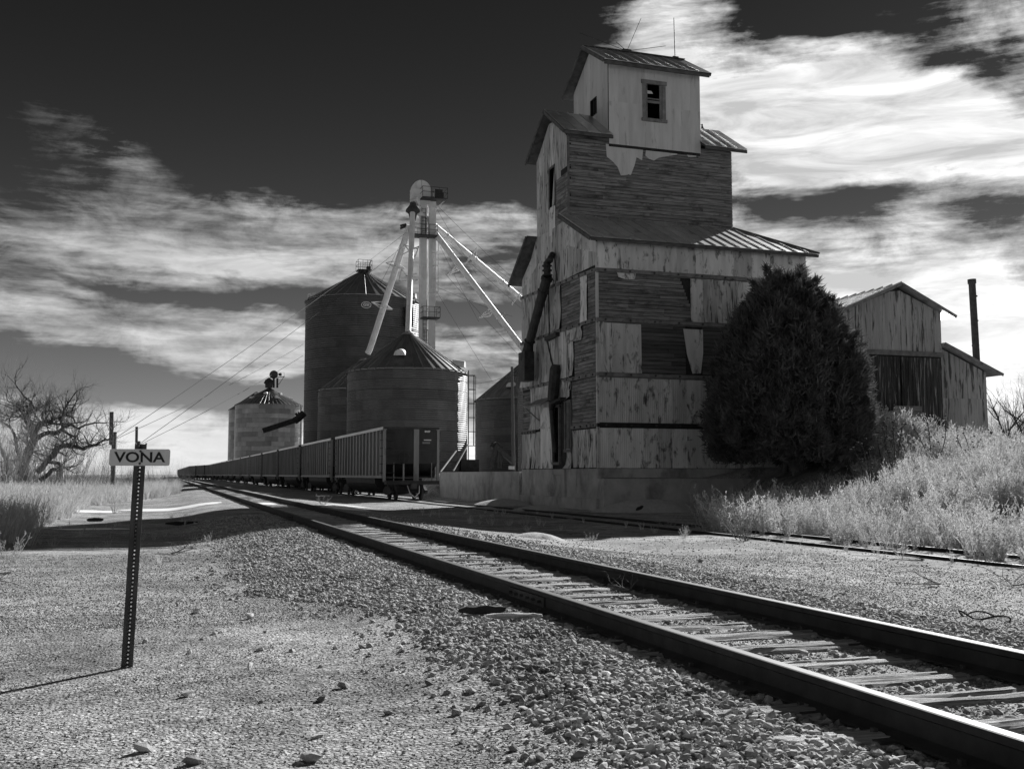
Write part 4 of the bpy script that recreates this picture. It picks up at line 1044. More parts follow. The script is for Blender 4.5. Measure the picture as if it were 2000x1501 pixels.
def make_bin(label, phi, D, half, y_eave, y_peak, zb, nring, nsh, npan, mat, rmat, group='corrugated steel grain bins', rib=.085, tiers=1, only_front=True):
    cx, cy = D * math.sin(R(phi)), D * math.cos(R(phi)); Rr = D * math.sin(R(half))
    dep = (D - Rr) * math.cos(R(phi) - YAW); ze = zat(y_eave, dep); zp = zat(y_peak, D * math.cos(R(phi) - YAW))
    b = thing('grain_bin', label, 'grain bin', (cx, cy, zb), group)
    m = MB(); m.lathe((cx, cy, 0), [(Rr - .04, zb), (Rr - .04, ze)], 48); m.build('inner_wall', M_dsteel, b)
    m = MB(); m.lathe((cx, cy, 0), [(Rr + .12, zb - .4), (Rr + .12, zb + .12), (0, zb + .12)], 32); m.build('concrete_pad', M_concrete, b)
    h = (ze - zb - .12) / nring; ang = 2 * PI / nsh; me = rounded_sheet(Rr, h, ang * 1.003, mat)
    face = math.atan2(-cy, -cx)
    for r_ in range(nring):
        for k in range(nsh):
            a = k * ang + (ang / 2 if r_ % 2 else 0)
            dd = (a + ang / 2 - face + PI) % (2 * PI) - PI
            if only_front and abs(dd) > 2.0: continue      # the far side is closed by the inner wall
            o = link('wall_sheet', me, b, (cx, cy, zb + .12 + r_ * h)); o.rotation_euler = (0, 0, a)
    m = MB(); m.lathe((cx, cy, 0), [(Rr + .02, ze - .06), (Rr + .07, ze - .05), (Rr + .07, ze + .03), (Rr - .02, ze + .05)], 64); m.build('eave_ring', rmat, b)
    # roof sheets with raised ribs
    pa = 2 * PI / npan; rt = .42; sl = Vector((-(Rr + .16 - rt), 0, zp - ze)).normalized(); nr = Vector((sl.z, 0, -sl.x)) * 1.0
    P = lambda rr, t, up: Vector((rr * math.cos(t), rr * math.sin(t), ze + (zp - ze) * (Rr + .0 - rr) / (Rr - rt) + up))
    m = MB(); m.add([P(Rr + .16, 0, 0), P(Rr + .16, pa, 0), P(rt, pa, 0), P(rt, 0, 0)], [(0, 1, 2, 3)])
    rb = rib * .7
    e0, e1 = P(Rr + .17, 0, 0), P(rt, 0, 0)
    side = Vector((0, 1, 0)) * rb
    m.add([e0 - side, e0 + side, e0 + side * .5 + Vector((0, 0, rib)), e0 - side * .5 + Vector((0, 0, rib)), e1 - side * .4, e1 + side * .4, e1 + side * .3 + Vector((0, 0, rib)), e1 - side * .3 + Vector((0, 0, rib))],
          [(0, 3, 2, 1), (4, 5, 6, 7), (0, 1, 5, 4), (1, 2, 6, 5), (2, 3, 7, 6), (3, 0, 4, 7)])
    pm = m.mesh('roof_panel', rmat)
    for k in range(npan):
        o = link('roof_panel', pm, b, (cx, cy, 0)); o.rotation_euler = (0, 0, k * pa + .03)
    if tiers > 1:
        m = MB(); rm_ = Rr * .52; zz = ze + (zp - ze) * (Rr - rm_) / (Rr - rt); m.lathe((cx, cy, 0), [(rm_ + .05, zz + .02), (rm_ + .05, zz + .13), (rm_ - .1, zz + .12)], 48); m.build('roof_ring', rmat, b)
    m = MB(); m.lathe((cx, cy, 0), [(rt + .18, zp - .12), (rt + .16, zp + .05), (rt - .02, zp + .16), (0, zp + .2)], 24); m.build('roof_cap', rmat, b, smooth=True)
    return b, cx, cy, Rr, ze, zp

def hood_vent(b, cx, cy, Rr, ze, zp, a, fr, size, yaw_a=None):
    """half-round hood on the roof at angle a, fraction fr from eave to peak"""
    rr = Rr * (1 - fr); z = ze + (zp - ze) * fr + .05; c = Vector((cx + rr * math.cos(a), cy + rr * math.sin(a), z))
    out = Vector((math.cos(a), math.sin(a), 0)); sd_ = Vector((-out.y, out.x, 0)); m = MB(); n = 8; V = []; 
    for e, rads in ((0, size), (1, size * .92)):
        for k in range(n + 1):
            t = PI * k / n; V.append(c + out * (size * (.9 if e == 0 else -1.0)) + sd_ * math.cos(t) * rads + Vector((0, 0, math.sin(t) * rads * 1.05 + (.0 if e == 0 else size * .4))))
    f = [(k, k + 1, n + 2 + k, n + 1 + k) for k in range(n)] + [tuple(range(n + 1))[::-1], tuple(range(n + 1, 2 * n + 2))]
    m.add(V, f); m.build('roof_vent', M_white, b, smooth=True)

def ladder(parent, p, q, out, w_=.4, cage=True, mat=None, nm='ladder', cz0=None, step=.6, rad=.025):
    p, q, out = Vector(p), Vector(q), Vector(out).normalized(); d = (q - p).normalized(); s = d.cross(out).normalized() * w_ / 2
    m = MB(); m.tube([p + s, q + s], rad, 4); m.tube([p - s, q - s], rad, 4)
    L = (q - p).length; k = 0.0
    while k < L: c = p + d * k; m.bar(c + s, c - s, rad * 1.4, rad * 1.4); k += step * .6
    if cage:
        z0_ = 2.2 if cz0 is None else cz0; k = z0_
        hoops = []
        while k <= L:
            c = p + d * k; ring = [c + s + (s * 0), *[c + out * (.36 + .36 * math.sin(PI * t / 6)) * 1.0 + s * 1.1 * math.cos(PI * t / 6) for t in range(0, 7)], c - s]
            m.tube(ring, rad, 4, cap=False); hoops.append(c); k += step * 2
        for t in (1, 3, 5):
            if len(hoops) > 1:
                a = hoops[0] + out * (.36 + .36 * math.sin(PI * t / 6)) + s * 1.1 * math.cos(PI * t / 6); b2 = hoops[-1] + out * (.36 + .36 * math.sin(PI * t / 6)) + s * 1.1 * math.cos(PI * t / 6)
                m.tube([a, b2], rad, 4)
    return m.build(nm, mat or M_white, parent)

b1, c1x, c1y, r1, ze1, zp1 = make_bin('squat grain bin in front of the bucket elevator tower, directly behind the first coal car', 12.70, 103, 3.28, 717.5, 652, 1.06, 10, 17, 40, M_bin, M_binroof)
hood_vent(b1, c1x, c1y, r1, ze1, zp1, math.atan2(-c1y, -c1x) - .18, .32, .55); hood_vent(b1, c1x, c1y, r1, ze1, zp1, math.atan2(-c1y, -c1x) + 1.35, .12, .62)
aL = math.atan2(-c1y, -c1x) + 1.6
lp = Vector((c1x + (r1 + .15) * math.cos(aL), c1y + (r1 + .15) * math.sin(aL), 1.6)); ladder(b1, lp, lp + Vector((0, 0, ze1 - 1.2)), (math.cos(aL), math.sin(aL), 0), .5, True, M_dsteel, step=.7, rad=.035)
b2, c2x, c2y, r2, ze2, zp2 = make_bin('tallest dark grain bin with the oval maker plate near its eave', 10.24, 136, 3.135, 574, 531, 1.06, 17, 17, 36, M_binbig, M_binroof, rib=.11)
hood_vent(b2, c2x, c2y, r2, ze2, zp2, math.atan2(-c2y, -c2x) + 1.35, .14, .6); hood_vent(b2, c2x, c2y, r2, ze2, zp2, math.atan2(-c2y, -c2x) - 1.45, .10, .5)
b3, c3x, c3y, r3, ze3, zp3 = make_bin('low dark grain bin half hidden between the tallest bin and the front bin', 10.34, 121, 2.48, 757, 703, 1.06, 10, 15, 32, M_bin, M_binroof)
hood_vent(b3, c3x, c3y, r3, ze3, zp3, math.atan2(-c3y, -c3x) - .12, .42, .6)
b4, c4x, c4y, r4, ze4, zp4 = make_bin('pale shiny grain bin at the left carrying a small roof elevator head', 5.27, 270, 1.762, 788, 759, .9, 15, 16, 48, M_binpale, M_binroof, rib=.17, tiers=2)
for k in range(6): hood_vent(b4, c4x, c4y, r4, ze4, zp4, math.atan2(-c4y, -c4x) - 1.5 + k * .62, .35 if k % 2 else .62, .5)
b5, c5x, c5y, r5, ze5, zp5 = make_bin('farthest pale grain bin, only its left edge showing', 4.63, 328, 1.44, 798, 766, .9, 15, 16, 30, M_binpale, M_binroof, rib=.15)
b6, c6x, c6y, r6, ze6, zp6 = make_bin('dark grain bin at the right, partly behind the old elevator', 19.43, 118, 3.0, 775, 701, 1.06, 10, 17, 40, M_bin, M_binroof)
hood_vent(b6, c6x, c6y, r6, ze6, zp6, math.atan2(-c6y, -c6x) - .45, .25, .45)
# platform on the roof of the tallest bin
def railing(m, c, hx, hy, h=1.1, posts=3, rad=.03):
    x0, x1, y0, y1, z = c[0] - hx, c[0] + hx, c[1] - hy, c[1] + hy, c[2]
    for zz in (h * .5, h):
        m.tube([(x0, y0, z + zz), (x1, y0, z + zz), (x1, y1, z + zz), (x0, y1, z + zz), (x0, y0, z + zz)], rad, 4, cap=False)
    for k in range(posts + 1):
        xx = x0 + (x1 - x0) * k / posts
        for yy_ in (y0, y1): m.tube([(xx, yy_, z), (xx, yy_, z + h)], rad, 4)
    return m
m = MB(); m.box(c2x - .9, c2x + .9, c2y - .9, c2y + .9, zp2 + .1, zp2 + .2); pf = m.build('roof_platform', M_dsteel, b2)
railing(MB(), (c2x, c2y, zp2 + .2), .9, .9, 1.25).tube([(c2x + .6, c2y, zp2 + .2), (c2x + .9, c2y, zp2 + 1.6)], .05, 5).build('railing', M_dsteel, pf)
m = MB(); m.box(c2x + .35, c2x + .85, c2y - .3, c2y + .3, zp2 + .2, zp2 + .75); m.build('motor_box', M_dsteel, pf)
# maker plate: oval with three block letters
def text_mesh(body, size, mat, ext=.01, off=0.0, name='lettering'):
    fc = bpy.data.curves.new('t', 'FONT'); fc.body = body; fc.size = size; fc.extrude = ext; fc.offset = off; fc.align_x = 'CENTER'; fc.align_y = 'CENTER'; fc.resolution_u = 4
    tmp = bpy.data.objects.new('tmp', fc); COL.objects.link(tmp); me = bpy.data.meshes.new_from_object(tmp); bpy.data.objects.remove(tmp); me.name = name
    me.materials.clear(); me.materials.append(mat); return me
fa = math.atan2(-c2y, -c2x) + .045
pc = Vector((c2x + (r2 + .06) * math.cos(fa), c2y + (r2 + .06) * math.sin(fa), zat(594, 128 * .99)))
outv = Vector((math.cos(fa), math.sin(fa), 0)); sdv = Vector((-outv.y, outv.x, 0))
m = MB(); m.prism([pc + sdv * .62 * math.cos(t * PI / 12) + Vector((0, 0, .42 * math.sin(t * PI / 12))) for t in range(24)], outv * .05); plate = m.build('maker_plate', M_pale, b2)
m = MB(); m.prism([pc + outv * .05 + sdv * .54 * math.cos(t * PI / 12) + Vector((0, 0, .35 * math.sin(t * PI / 12))) for t in range(24)], outv * .012); m.build('plate_field', M_binbig, plate)
o = link('plate_lettering', text_mesh('GSI', .52, M_pale, .01, .012), plate, pc + outv * .075); o.rotation_euler = (PI / 2, 0, fa + PI / 2)
# service pipe down the right of the tallest bin
m = MB(); a_ = math.atan2(-c2y, -c2x) + .82; q = Vector((c2x + (r2 + .3) * math.cos(a_), c2y + (r2 + .3) * math.sin(a_), 0)); m.tube([q + Vector((0, 0, 2)), q + Vector((0, 0, ze2 - 1.2))], .14, 8); m.box(q.x - .5, q.x + .5, q.y - .5, q.y + .5, ze2 - 3.6, ze2 - 1.2); m.build('service_pipe', M_dsteel, b2)
# roof gear of the pale bin
g = lambda px, py: survey(px, py, c4y)
ck = thing('roof_elevator_head', 'small round elevator head with platform on top of the pale bin', 'machinery', tuple(g(532, 757)))
m = MB(); m.lathe(tuple(g(525, 757)), [(.9, 0), (.95, .9), (1.3, 1.2), (.9, 2.0), (.25, 2.5), (0, 2.6)], 12); m.build('distributor', M_dsteel, ck)
m = MB(); m.tube([g(535, 757), g(535, 738)], .3, 8); m.build('leg_casing', M_dsteel, ck); m = MB(); m.tube([g(542, 757), g(542, 738)], .3, 8); m.build('leg_casing', M_dsteel, ck)
m = MB(); cc = g(535, 731); m.prism([cc + Vector((1.05 * math.cos(t * PI / 8), 0, 1.05 * math.sin(t * PI / 8))) for t in range(16)], (0, .9, 0)); m.build('head_drum', M_rust, ck)
m = MB(); m.bar(g(527, 737), g(556, 735), .8, .14); m.bar(g(554, 736), g(545, 750), .12, .12); m.build('platform', M_dsteel, ck)
m = MB(); m.bar(g(541, 727), g(555, 727), .06, .06); m.bar(g(555, 727), g(555, 736), .06, .06); m.bar(g(548, 727), g(548, 736), .06, .06); m.tube([g(544, 731), g(550, 731)], .35, 6); m.build('railing', M_dsteel, ck)
# dark loading spout reaching out from the tallest bin towards the left
lsp = thing('loading_spout', 'dark loading spout jutting left over the coal cars from the tallest bin', 'spout', tuple(survey(592, 808, 126)))
s_ = lambda px, py: survey(px, py, 126)
m = MB(); m.tube([s_(594, 806), s_(585, 815), s_(575, 822)], .42, 8); m.build('elbow', M_dsteel, lsp)
m = MB(); m.bar(s_(578, 820), s_(513, 841), .6, .62); m.build('chute', M_dsteel, lsp)
m = MB(); m.tube([s_(577, 807), s_(585, 813)], .16, 5); m.tube([s_(583, 804), s_(584, 812)], .1, 5); m.build('winch', M_dsteel, lsp)
ladder(b4, (c4x + r4 * .93, c4y - r4 * .38, 2), (c4x + r4 * .93, c4y - r4 * .38, ze4), (.9, -.4, 0), .9, False, M_dsteel, step=1.1, rad=.06)

# ================================================================== bucket elevator tower
TY = 112.6
T = lambda px, py, dy=0: survey(px, py, TY + dy)
tower = thing('bucket_elevator', 'slender white twin-leg bucket elevator tower with domed head and platforms', 'elevator tower', (T(835, 900).x, TY, 1.0))
def px_w(n): return n * TY / F_PX * 1.04
for (xa, xb) in ((819, 832), (836.5, 850)):
    t0, t1 = T(xa, 395), T(xb, 395); b0, b1_ = T(xa, 700), T(xb, 700)
    cxm = (b0.x + b1_.x) / 2; wd_ = (b1_.x - b0.x); m = MB(); 
    topz = T(xa, 392).z
    m.box(cxm - wd_ / 2, cxm + wd_ / 2, TY, TY + .55, 1.0, topz); m.build('leg_casing', M_white, tower)
    z = 3
    m = MB()
    while z < topz: m.box(cxm - wd_ / 2 - .04, cxm + wd_ / 2 + .04, TY - .04, TY + .59, z, z + .06); z += 3.05
    o = m.build('flange', M_white, tower); o['kind'] = 'stuff'
hc = T(823, 370); rad_ = px_w(18.5)
m = MB(); m.prism([(hc.x + rad_ * math.cos(t * PI / 14), TY - .1, hc.z + rad_ * math.sin(t * PI / 14)) for t in range(15)], (0, .95, 0)); m.build('head_cover', M_white, tower)
m = MB(); m.prism([(hc.x - rad_ * 1.04, TY - .14, hc.z), (hc.x + rad_ * 1.02, TY - .14, hc.z), (hc.x + rad_ * .95, TY - .14, hc.z - 1.7), (hc.x - rad_ * .6, TY - .14, hc.z - 1.9), (hc.x - rad_ * 1.04, TY - .14, hc.z - 1.2)], (0, 1.03, 0)); m.build('head_housing', M_white, tower)
m = MB(); m.box(hc.x - .012, hc.x + .012, TY - .112, TY - .1, hc.z, hc.z + rad_ - .02); m.build('cover_seam', M_dsteel, tower)
def platform(cx_, zc, hx, hy, nm='platform', dy=0):
    m = MB(); m.box(cx_ - hx, cx_ + hx, TY - hy + dy, TY + hy + dy, zc - .12, zc); p = m.build(nm, M_dsteel, tower)
    railing(MB(), (cx_, TY + dy, zc), hx, hy, 1.15, 3, .035).build('railing', M_dsteel, p); return p
p1_ = T(844, 391); platform(p1_.x, p1_.z, px_w(25), .9, dy=-.5)
m = MB(); m.box(p1_.x + .1, p1_.x + 1.1, TY - .9, TY - .2, p1_.z + .1, p1_.z + .75); m.tube([(p1_.x + .1, TY - .6, p1_.z + .95), (p1_.x + 1.0, TY - .6, p1_.z + .95)], .26, 8); m.build('drive_motor', M_dsteel, tower)
m = MB(); m.bar((p1_.x + 1.3, TY - .5, p1_.z - .1), (p1_.x + .2, TY, p1_.z - 1.2), .08, .08); m.bar((p1_.x - .2, TY - .5, p1_.z - .8), (p1_.x + 1.1, TY - .5, p1_.z - .8), .08, .08); m.build('brace', M_white, tower)
p2_ = T(826, 462); platform(p2_.x, p2_.z, px_w(24), .9, dy=-.4)
p3_ = T(837, 622); platform(p3_.x, p3_.z, px_w(17), .9, dy=-.5)
ladder(tower, (T(846, 600).x, TY - .1, T(846, 580).z), (T(846, 600).x, TY - .1, p2_.z), (.6, -1, 0), .45, True, M_white, cz0=.5, step=.75, rad=.03)
ladder(tower, (T(830, 600).x, TY - .1, T(830, 680).z), (T(830, 600).x, TY - .1, p3_.z), (0, -1, 0), .45, True, M_dsteel, cz0=.5, step=.75, rad=.03)
ladder(tower, (T(826, 600).x, TY - .1, p2_.z), (T(826, 600).x, TY - .1, p1_.z - 1), (0, -1, 0), .45, True, M_dsteel, cz0=.5, step=.75, rad=.03)
# distributor with its cone and outlets
dcn = T(804, 408); m = MB(); m.lathe((dcn.x, TY - .6, dcn.z - .7), [(.3, -.8), (.5, 0), (.82, .25), (.78, .45), (.4, .95), (.3, 1.3)], 14); m.build('distributor', M_rust, tower)
m = MB(); m.tube([(dcn.x, TY - .6, dcn.z - .7), (dcn.x - .1, TY - .6, p2_.z + .3)], .28, 8); m.bar(T(782, 441), T(793, 438), .3, .2); m.bar(T(782, 446), T(796, 441), .3, .22); m.bar(T(793, 440), T(793, 468), .14, .14); m.build('valve_gear', M_dsteel, tower)
m = MB(); m.bar((hc.x - rad_ * .6, TY - .3, hc.z - 1.4), (dcn.x + .2, TY - .5, dcn.z + .6), .8, .8); m.build('head_chute', M_white, tower)
m = MB()
for a, b in (((788, 476), (806, 498)), ((783, 498), (818, 481)), ((802, 490), (811, 503)), ((811, 500), (818, 481)), ((787, 478), (816, 486))): m.bar(T(*a, -.4), T(*b, -.4), .11, .11)
m.build('outrigger', M_white, tower)
m = MB()
for a, b in (((784, 526), (806, 553)), ((779, 549), (815, 546)), ((784, 526), (779, 549)), ((815, 546), (806, 553)), ((790, 540), (814, 534))): m.bar(T(*a, -.6), T(*b, -.6), .11, .11)
m.build('outrigger', M_white, tower)
# spouts: each runs from the distributor to a bin
def spout(label, pts, rad, stars, nm='grain_spout', strips=None):
    s = thing(nm, label, 'spout', tuple(pts[0]), 'white grain spouts fanning out from the tower')
    m = MB(); m.tube(pts, rad, 10); m.build('pipe', M_white, s, smooth=True)
    for k in range(1, 6):
        c = pts[0].lerp(pts[-1], k / 6) if len(pts) == 2 else None
        if c is not None: m = MB(); d = (pts[-1] - pts[0]).normalized(); m.tube([c, c + d * .14], rad * 1.18, 10); m.build('pipe_collar', M_white, s)
    for c, vs in stars:
        m = MB()
        for q in range(len(vs)): m.bar(vs[q], vs[(q + 1) % len(vs)], .11, .11); m.bar(c, vs[q], .10, .10)
        m.build('cable_spreader', M_white, s)
    return s
pk1 = Vector((c1x, c1y, zp1 + .2))
spout('white spout dropping almost straight down to the peak of the front bin', [T(806, 410, -.8), T(803, 500, -3), Vector((pk1.x, pk1.y, pk1.z))], .30, [])
pk3 = Vector((c3x, c3y, zp3 + .1))
q1 = survey(718, 690, c3y); st = lambda cx_, cy_, Y, arr: (survey(cx_, cy_, Y), [survey(cx_ + a, cy_ + b, Y + c) for a, b, c in arr])
spout('white spout slanting down left past the maker plate of the tallest bin', [T(800, 440, -.5), survey(736, 640, c3y - 1), survey(722, 682, c3y), q1], .36,
      [st(772, 519, 114, [(-18, -6, 0), (0, -9, .8), (19, 6, 0), (0, 4, -.8)]), st(746, 597, 116, [(-20, -7, 0), (0, -8, .8), (20, 7, 0), (0, 6, -.8)])])
pk6 = Vector((c6x, c6y, zp6 + .2))
spout('lower white spout slanting down right to the dark bin beside the old elevator', [T(850, 456, -.3), pk6], .34,
      [st(893, 523, 114, [(-18, 14, 0), (-2, -4, .8), (18, -9, 0), (2, 5, -.8)]), st(955, 611, 116, [(-19, 9, 0), (-2, -6, .8), (13, -11, 0), (2, 6, -.8)])])
pk7 = survey(1120, 668, 128)
spout('upper white spout slanting down right and vanishing behind the old elevator', [T(812, 410, -.3), pk7], .34,
      [st(923, 500, 116, [(8, -16, 0), (-12, 14, 0), (-4, -2, .8), (7, 0, -.8)]), st(1014, 577, 120, [(8, -14, 0), (-14, 18, 0), (-10, 8, .8), (3, 2, -.8)])])

# ================================================================== posts, poles and wires
def post(label, px, py0, py1, Y, wpx, extra=None, group=None, cat='post'):
    a = survey(px, py0, Y); r_ = wpx / 2 * Y / F_PX * 1.05; z = gz(a.x, Y)
    p = thing('anchor_post', label, cat, (a.x, Y, z), group)
    m = MB(); m.tube([(a.x, Y, z - .3), (a.x, Y, a.z)], r_, 8); m.build('upright', M_pole, p)
    return p, a, r_
pA, aA, rA = post('taller of two stubby anchor posts left of the sign, with a raised dark beam', 223.5, 843, 935, 62, 8)
m = MB(); m.bar(survey(218, 804, 61.7), survey(217, 868, 61.7), .21, .21, up=(0, 1, 0)); m.build('bolted_beam', M_pole, pA)
pB, aB, rB = post('shorter anchor post rising behind the top of the sign', 270, 861, 935, 78, 8)
m = MB(); m.bar(survey(267, 833, 77.7), survey(266.5, 864, 77.7), .18, .18, up=(0, 1, 0)); m.build('bolted_beam', M_pole, pB)
def wire(label, pts, r_=.02, nm='guy_wire', group='steel guy wires of the tower', cat='wire', sag=0.0, mat=None):
    P_ = []
    for a, b in zip(pts[:-1], pts[1:]):
        for k in range(8): 
            t = k / 8; P_.append(a.lerp(b, t) - Vector((0, 0, sag * 4 * t * (1 - t))))
    P_.append(pts[-1])
    m = MB(); m.tube(P_, r_, 4)
    o = link(nm, m.mesh(nm, mat or M_dsteel, tuple(pts[0])), None, tuple(pts[0])); tag(o, label, cat, group); return o
wire('upper wire from the taller anchor post to the tower platform', [survey(226, 855, 62), T(796, 452)], .016, sag=.3)
wire('lower wire from the taller anchor post passing the tallest bin', [survey(226, 857, 62), survey(592, 672, 125)], .016, sag=.3)
wire('upper wire from the shorter anchor post to the tower', [survey(273, 866, 78), T(796, 474)], .018, sag=.3)
wire('lower wire from the shorter anchor post passing the tallest bin', [survey(273, 868, 78), survey(592, 694, 125)], .018, sag=.3)
WR = [('first guy wire from the head platform towards the old elevator roof', (857, 405), (1020, 560)), ('second guy wire from the head platform down to the upper spout', (851, 405), (930, 535)), ('guy wire from the middle platform to the old elevator', (852, 440), (1018, 560)),
      ('guy wire along the underside of the upper spout', (850, 450), (1025, 608)), ('guy wire crossing under the lower spout', (852, 466), (935, 628)), ('guy wire fanning out lowest to the right', (852, 560), (1000, 618)),
      ('guy wire ending at the pole by the dark bin', (852, 568), (960, 742)), ('guy wire below the lower spout spreader', (870, 535), (1010, 690)), ('guy wire from the upper spreader downwards', (915, 525), (980, 640)),
      ('short guy wire above the peak of the dark bin', (985, 610), (1016, 690)), ('guy wire from the left outrigger to the tallest bin roof', (792, 455), (740, 560))]
for lb, a, b in WR: wire(lb, [T(*a, -.2), survey(b[0], b[1], 118)], .017, sag=.1)
# light pole by the dark bin
m = MB(); a = survey(1003, 914, 74); t = survey(1000, 716, 74); m.tube([(a.x, 74, 1.0), (t.x, 74, t.z)], [.15, .11], 8)
up = thing('utility_pole', 'plain wooden utility pole in front of the dark bin', 'utility pole', (a.x, 74, 1.0)); m.build('pole', M_pole, up)
m = MB(); m.bar((t.x, 73.9, t.z - .45), (t.x + .55, 73.9, t.z - .55), .05, .05); m.bar((t.x, 73.9, t.z - .65), (t.x + .5, 73.9, t.z - .68), .05, .05); m.build('bracket', M_dsteel, up)
m = MB(); m.box(a.x - .45, a.x, 73.75, 73.85, 1.35, 1.6); m.build('meter_box', M_white, up)
wire('overhead line from the utility pole to the front bin ladder', [Vector((t.x, 74, t.z - .6)), survey(923, 749, 100)], .018, nm='overhead_wire', group=None, sag=.15)
# portable auger standing as an A-frame and a round pipe beside it
ag = thing('grain_auger', 'dark auger leaning on an A-frame in front of the right bin', 'auger', tuple(survey(975, 915, 82)))
A_ = lambda px, py: survey(px, py, 82)
m = MB(); m.bar(A_(958, 914), A_(968, 872), .35, .3); m.build('front_leg', M_rust, ag)
m = MB(); m.bar(A_(966, 870), A_(1004, 904), .42, .35); m.build('auger_tube', M_rust, ag)
m = MB(); m.bar(A_(973, 876), A_(974, 914), .16, .16); m.bar(A_(978, 880), A_(978, 914), .14, .14); m.build('rear_leg', M_rust, ag)
m = MB(); m.prism([A_(961, 872), A_(965, 864), A_(971, 862), A_(977, 868), A_(982, 872), A_(980, 884), A_(966, 878)], (0, .6, 0)); m.build('hopper_head', M_dsteel, ag)
m = MB(); vb, vt = survey(1019, 915, 86), survey(1017, 757, 86); m.tube([(vb.x, 86, 1.0), (vt.x, 86, vt.z)], .30, 12)
for z in (3.0, 5.2): m.tube([(vb.x, 86, z), (vb.x, 86, z + .08)], .36, 12)
vp = link('vent_stack', m.mesh('vent_stack', M_bin, (vb.x, 86, 1.0)), None, (vb.x, 86, 1.0)); tag(vp, 'fat vertical steel pipe between the dark bin and the elevator', 'pipe')
m = MB(); m.box(c1x + r1 - 1.6, c1x + r1 + .2, c1y - r1 * .2 - 3.2, c1y - r1 * .2 - 1.4, 1.0, 2.4); bxo = link('control_cabinet', m.mesh('control_cabinet', M_dsteel, (c1x + r1, c1y - 4, 1.0)), None, (c1x + r1, c1y - 4, 1.0)); tag(bxo, 'low dark cabinet at the foot of the front bin', 'cabinet')
for k, (a, b) in enumerate((((861, 920), (891, 880)), ((886, 918), (914, 868)))):
    m = MB(); p0, p1 = survey(a[0], a[1], 92), survey(b[0], b[1], 95); m.tube([p0, p1], .07, 6)
    o = link('leaning_pipe', m.mesh('leaning_pipe', M_white, tuple(p0)), None, tuple(p0)); tag(o, ['thin pale pipe leaning by the coal car, left one', 'longer thin pale pipe leaning towards the bin ladder'][k], 'pipe', 'pale pipes leaning against the front bin')

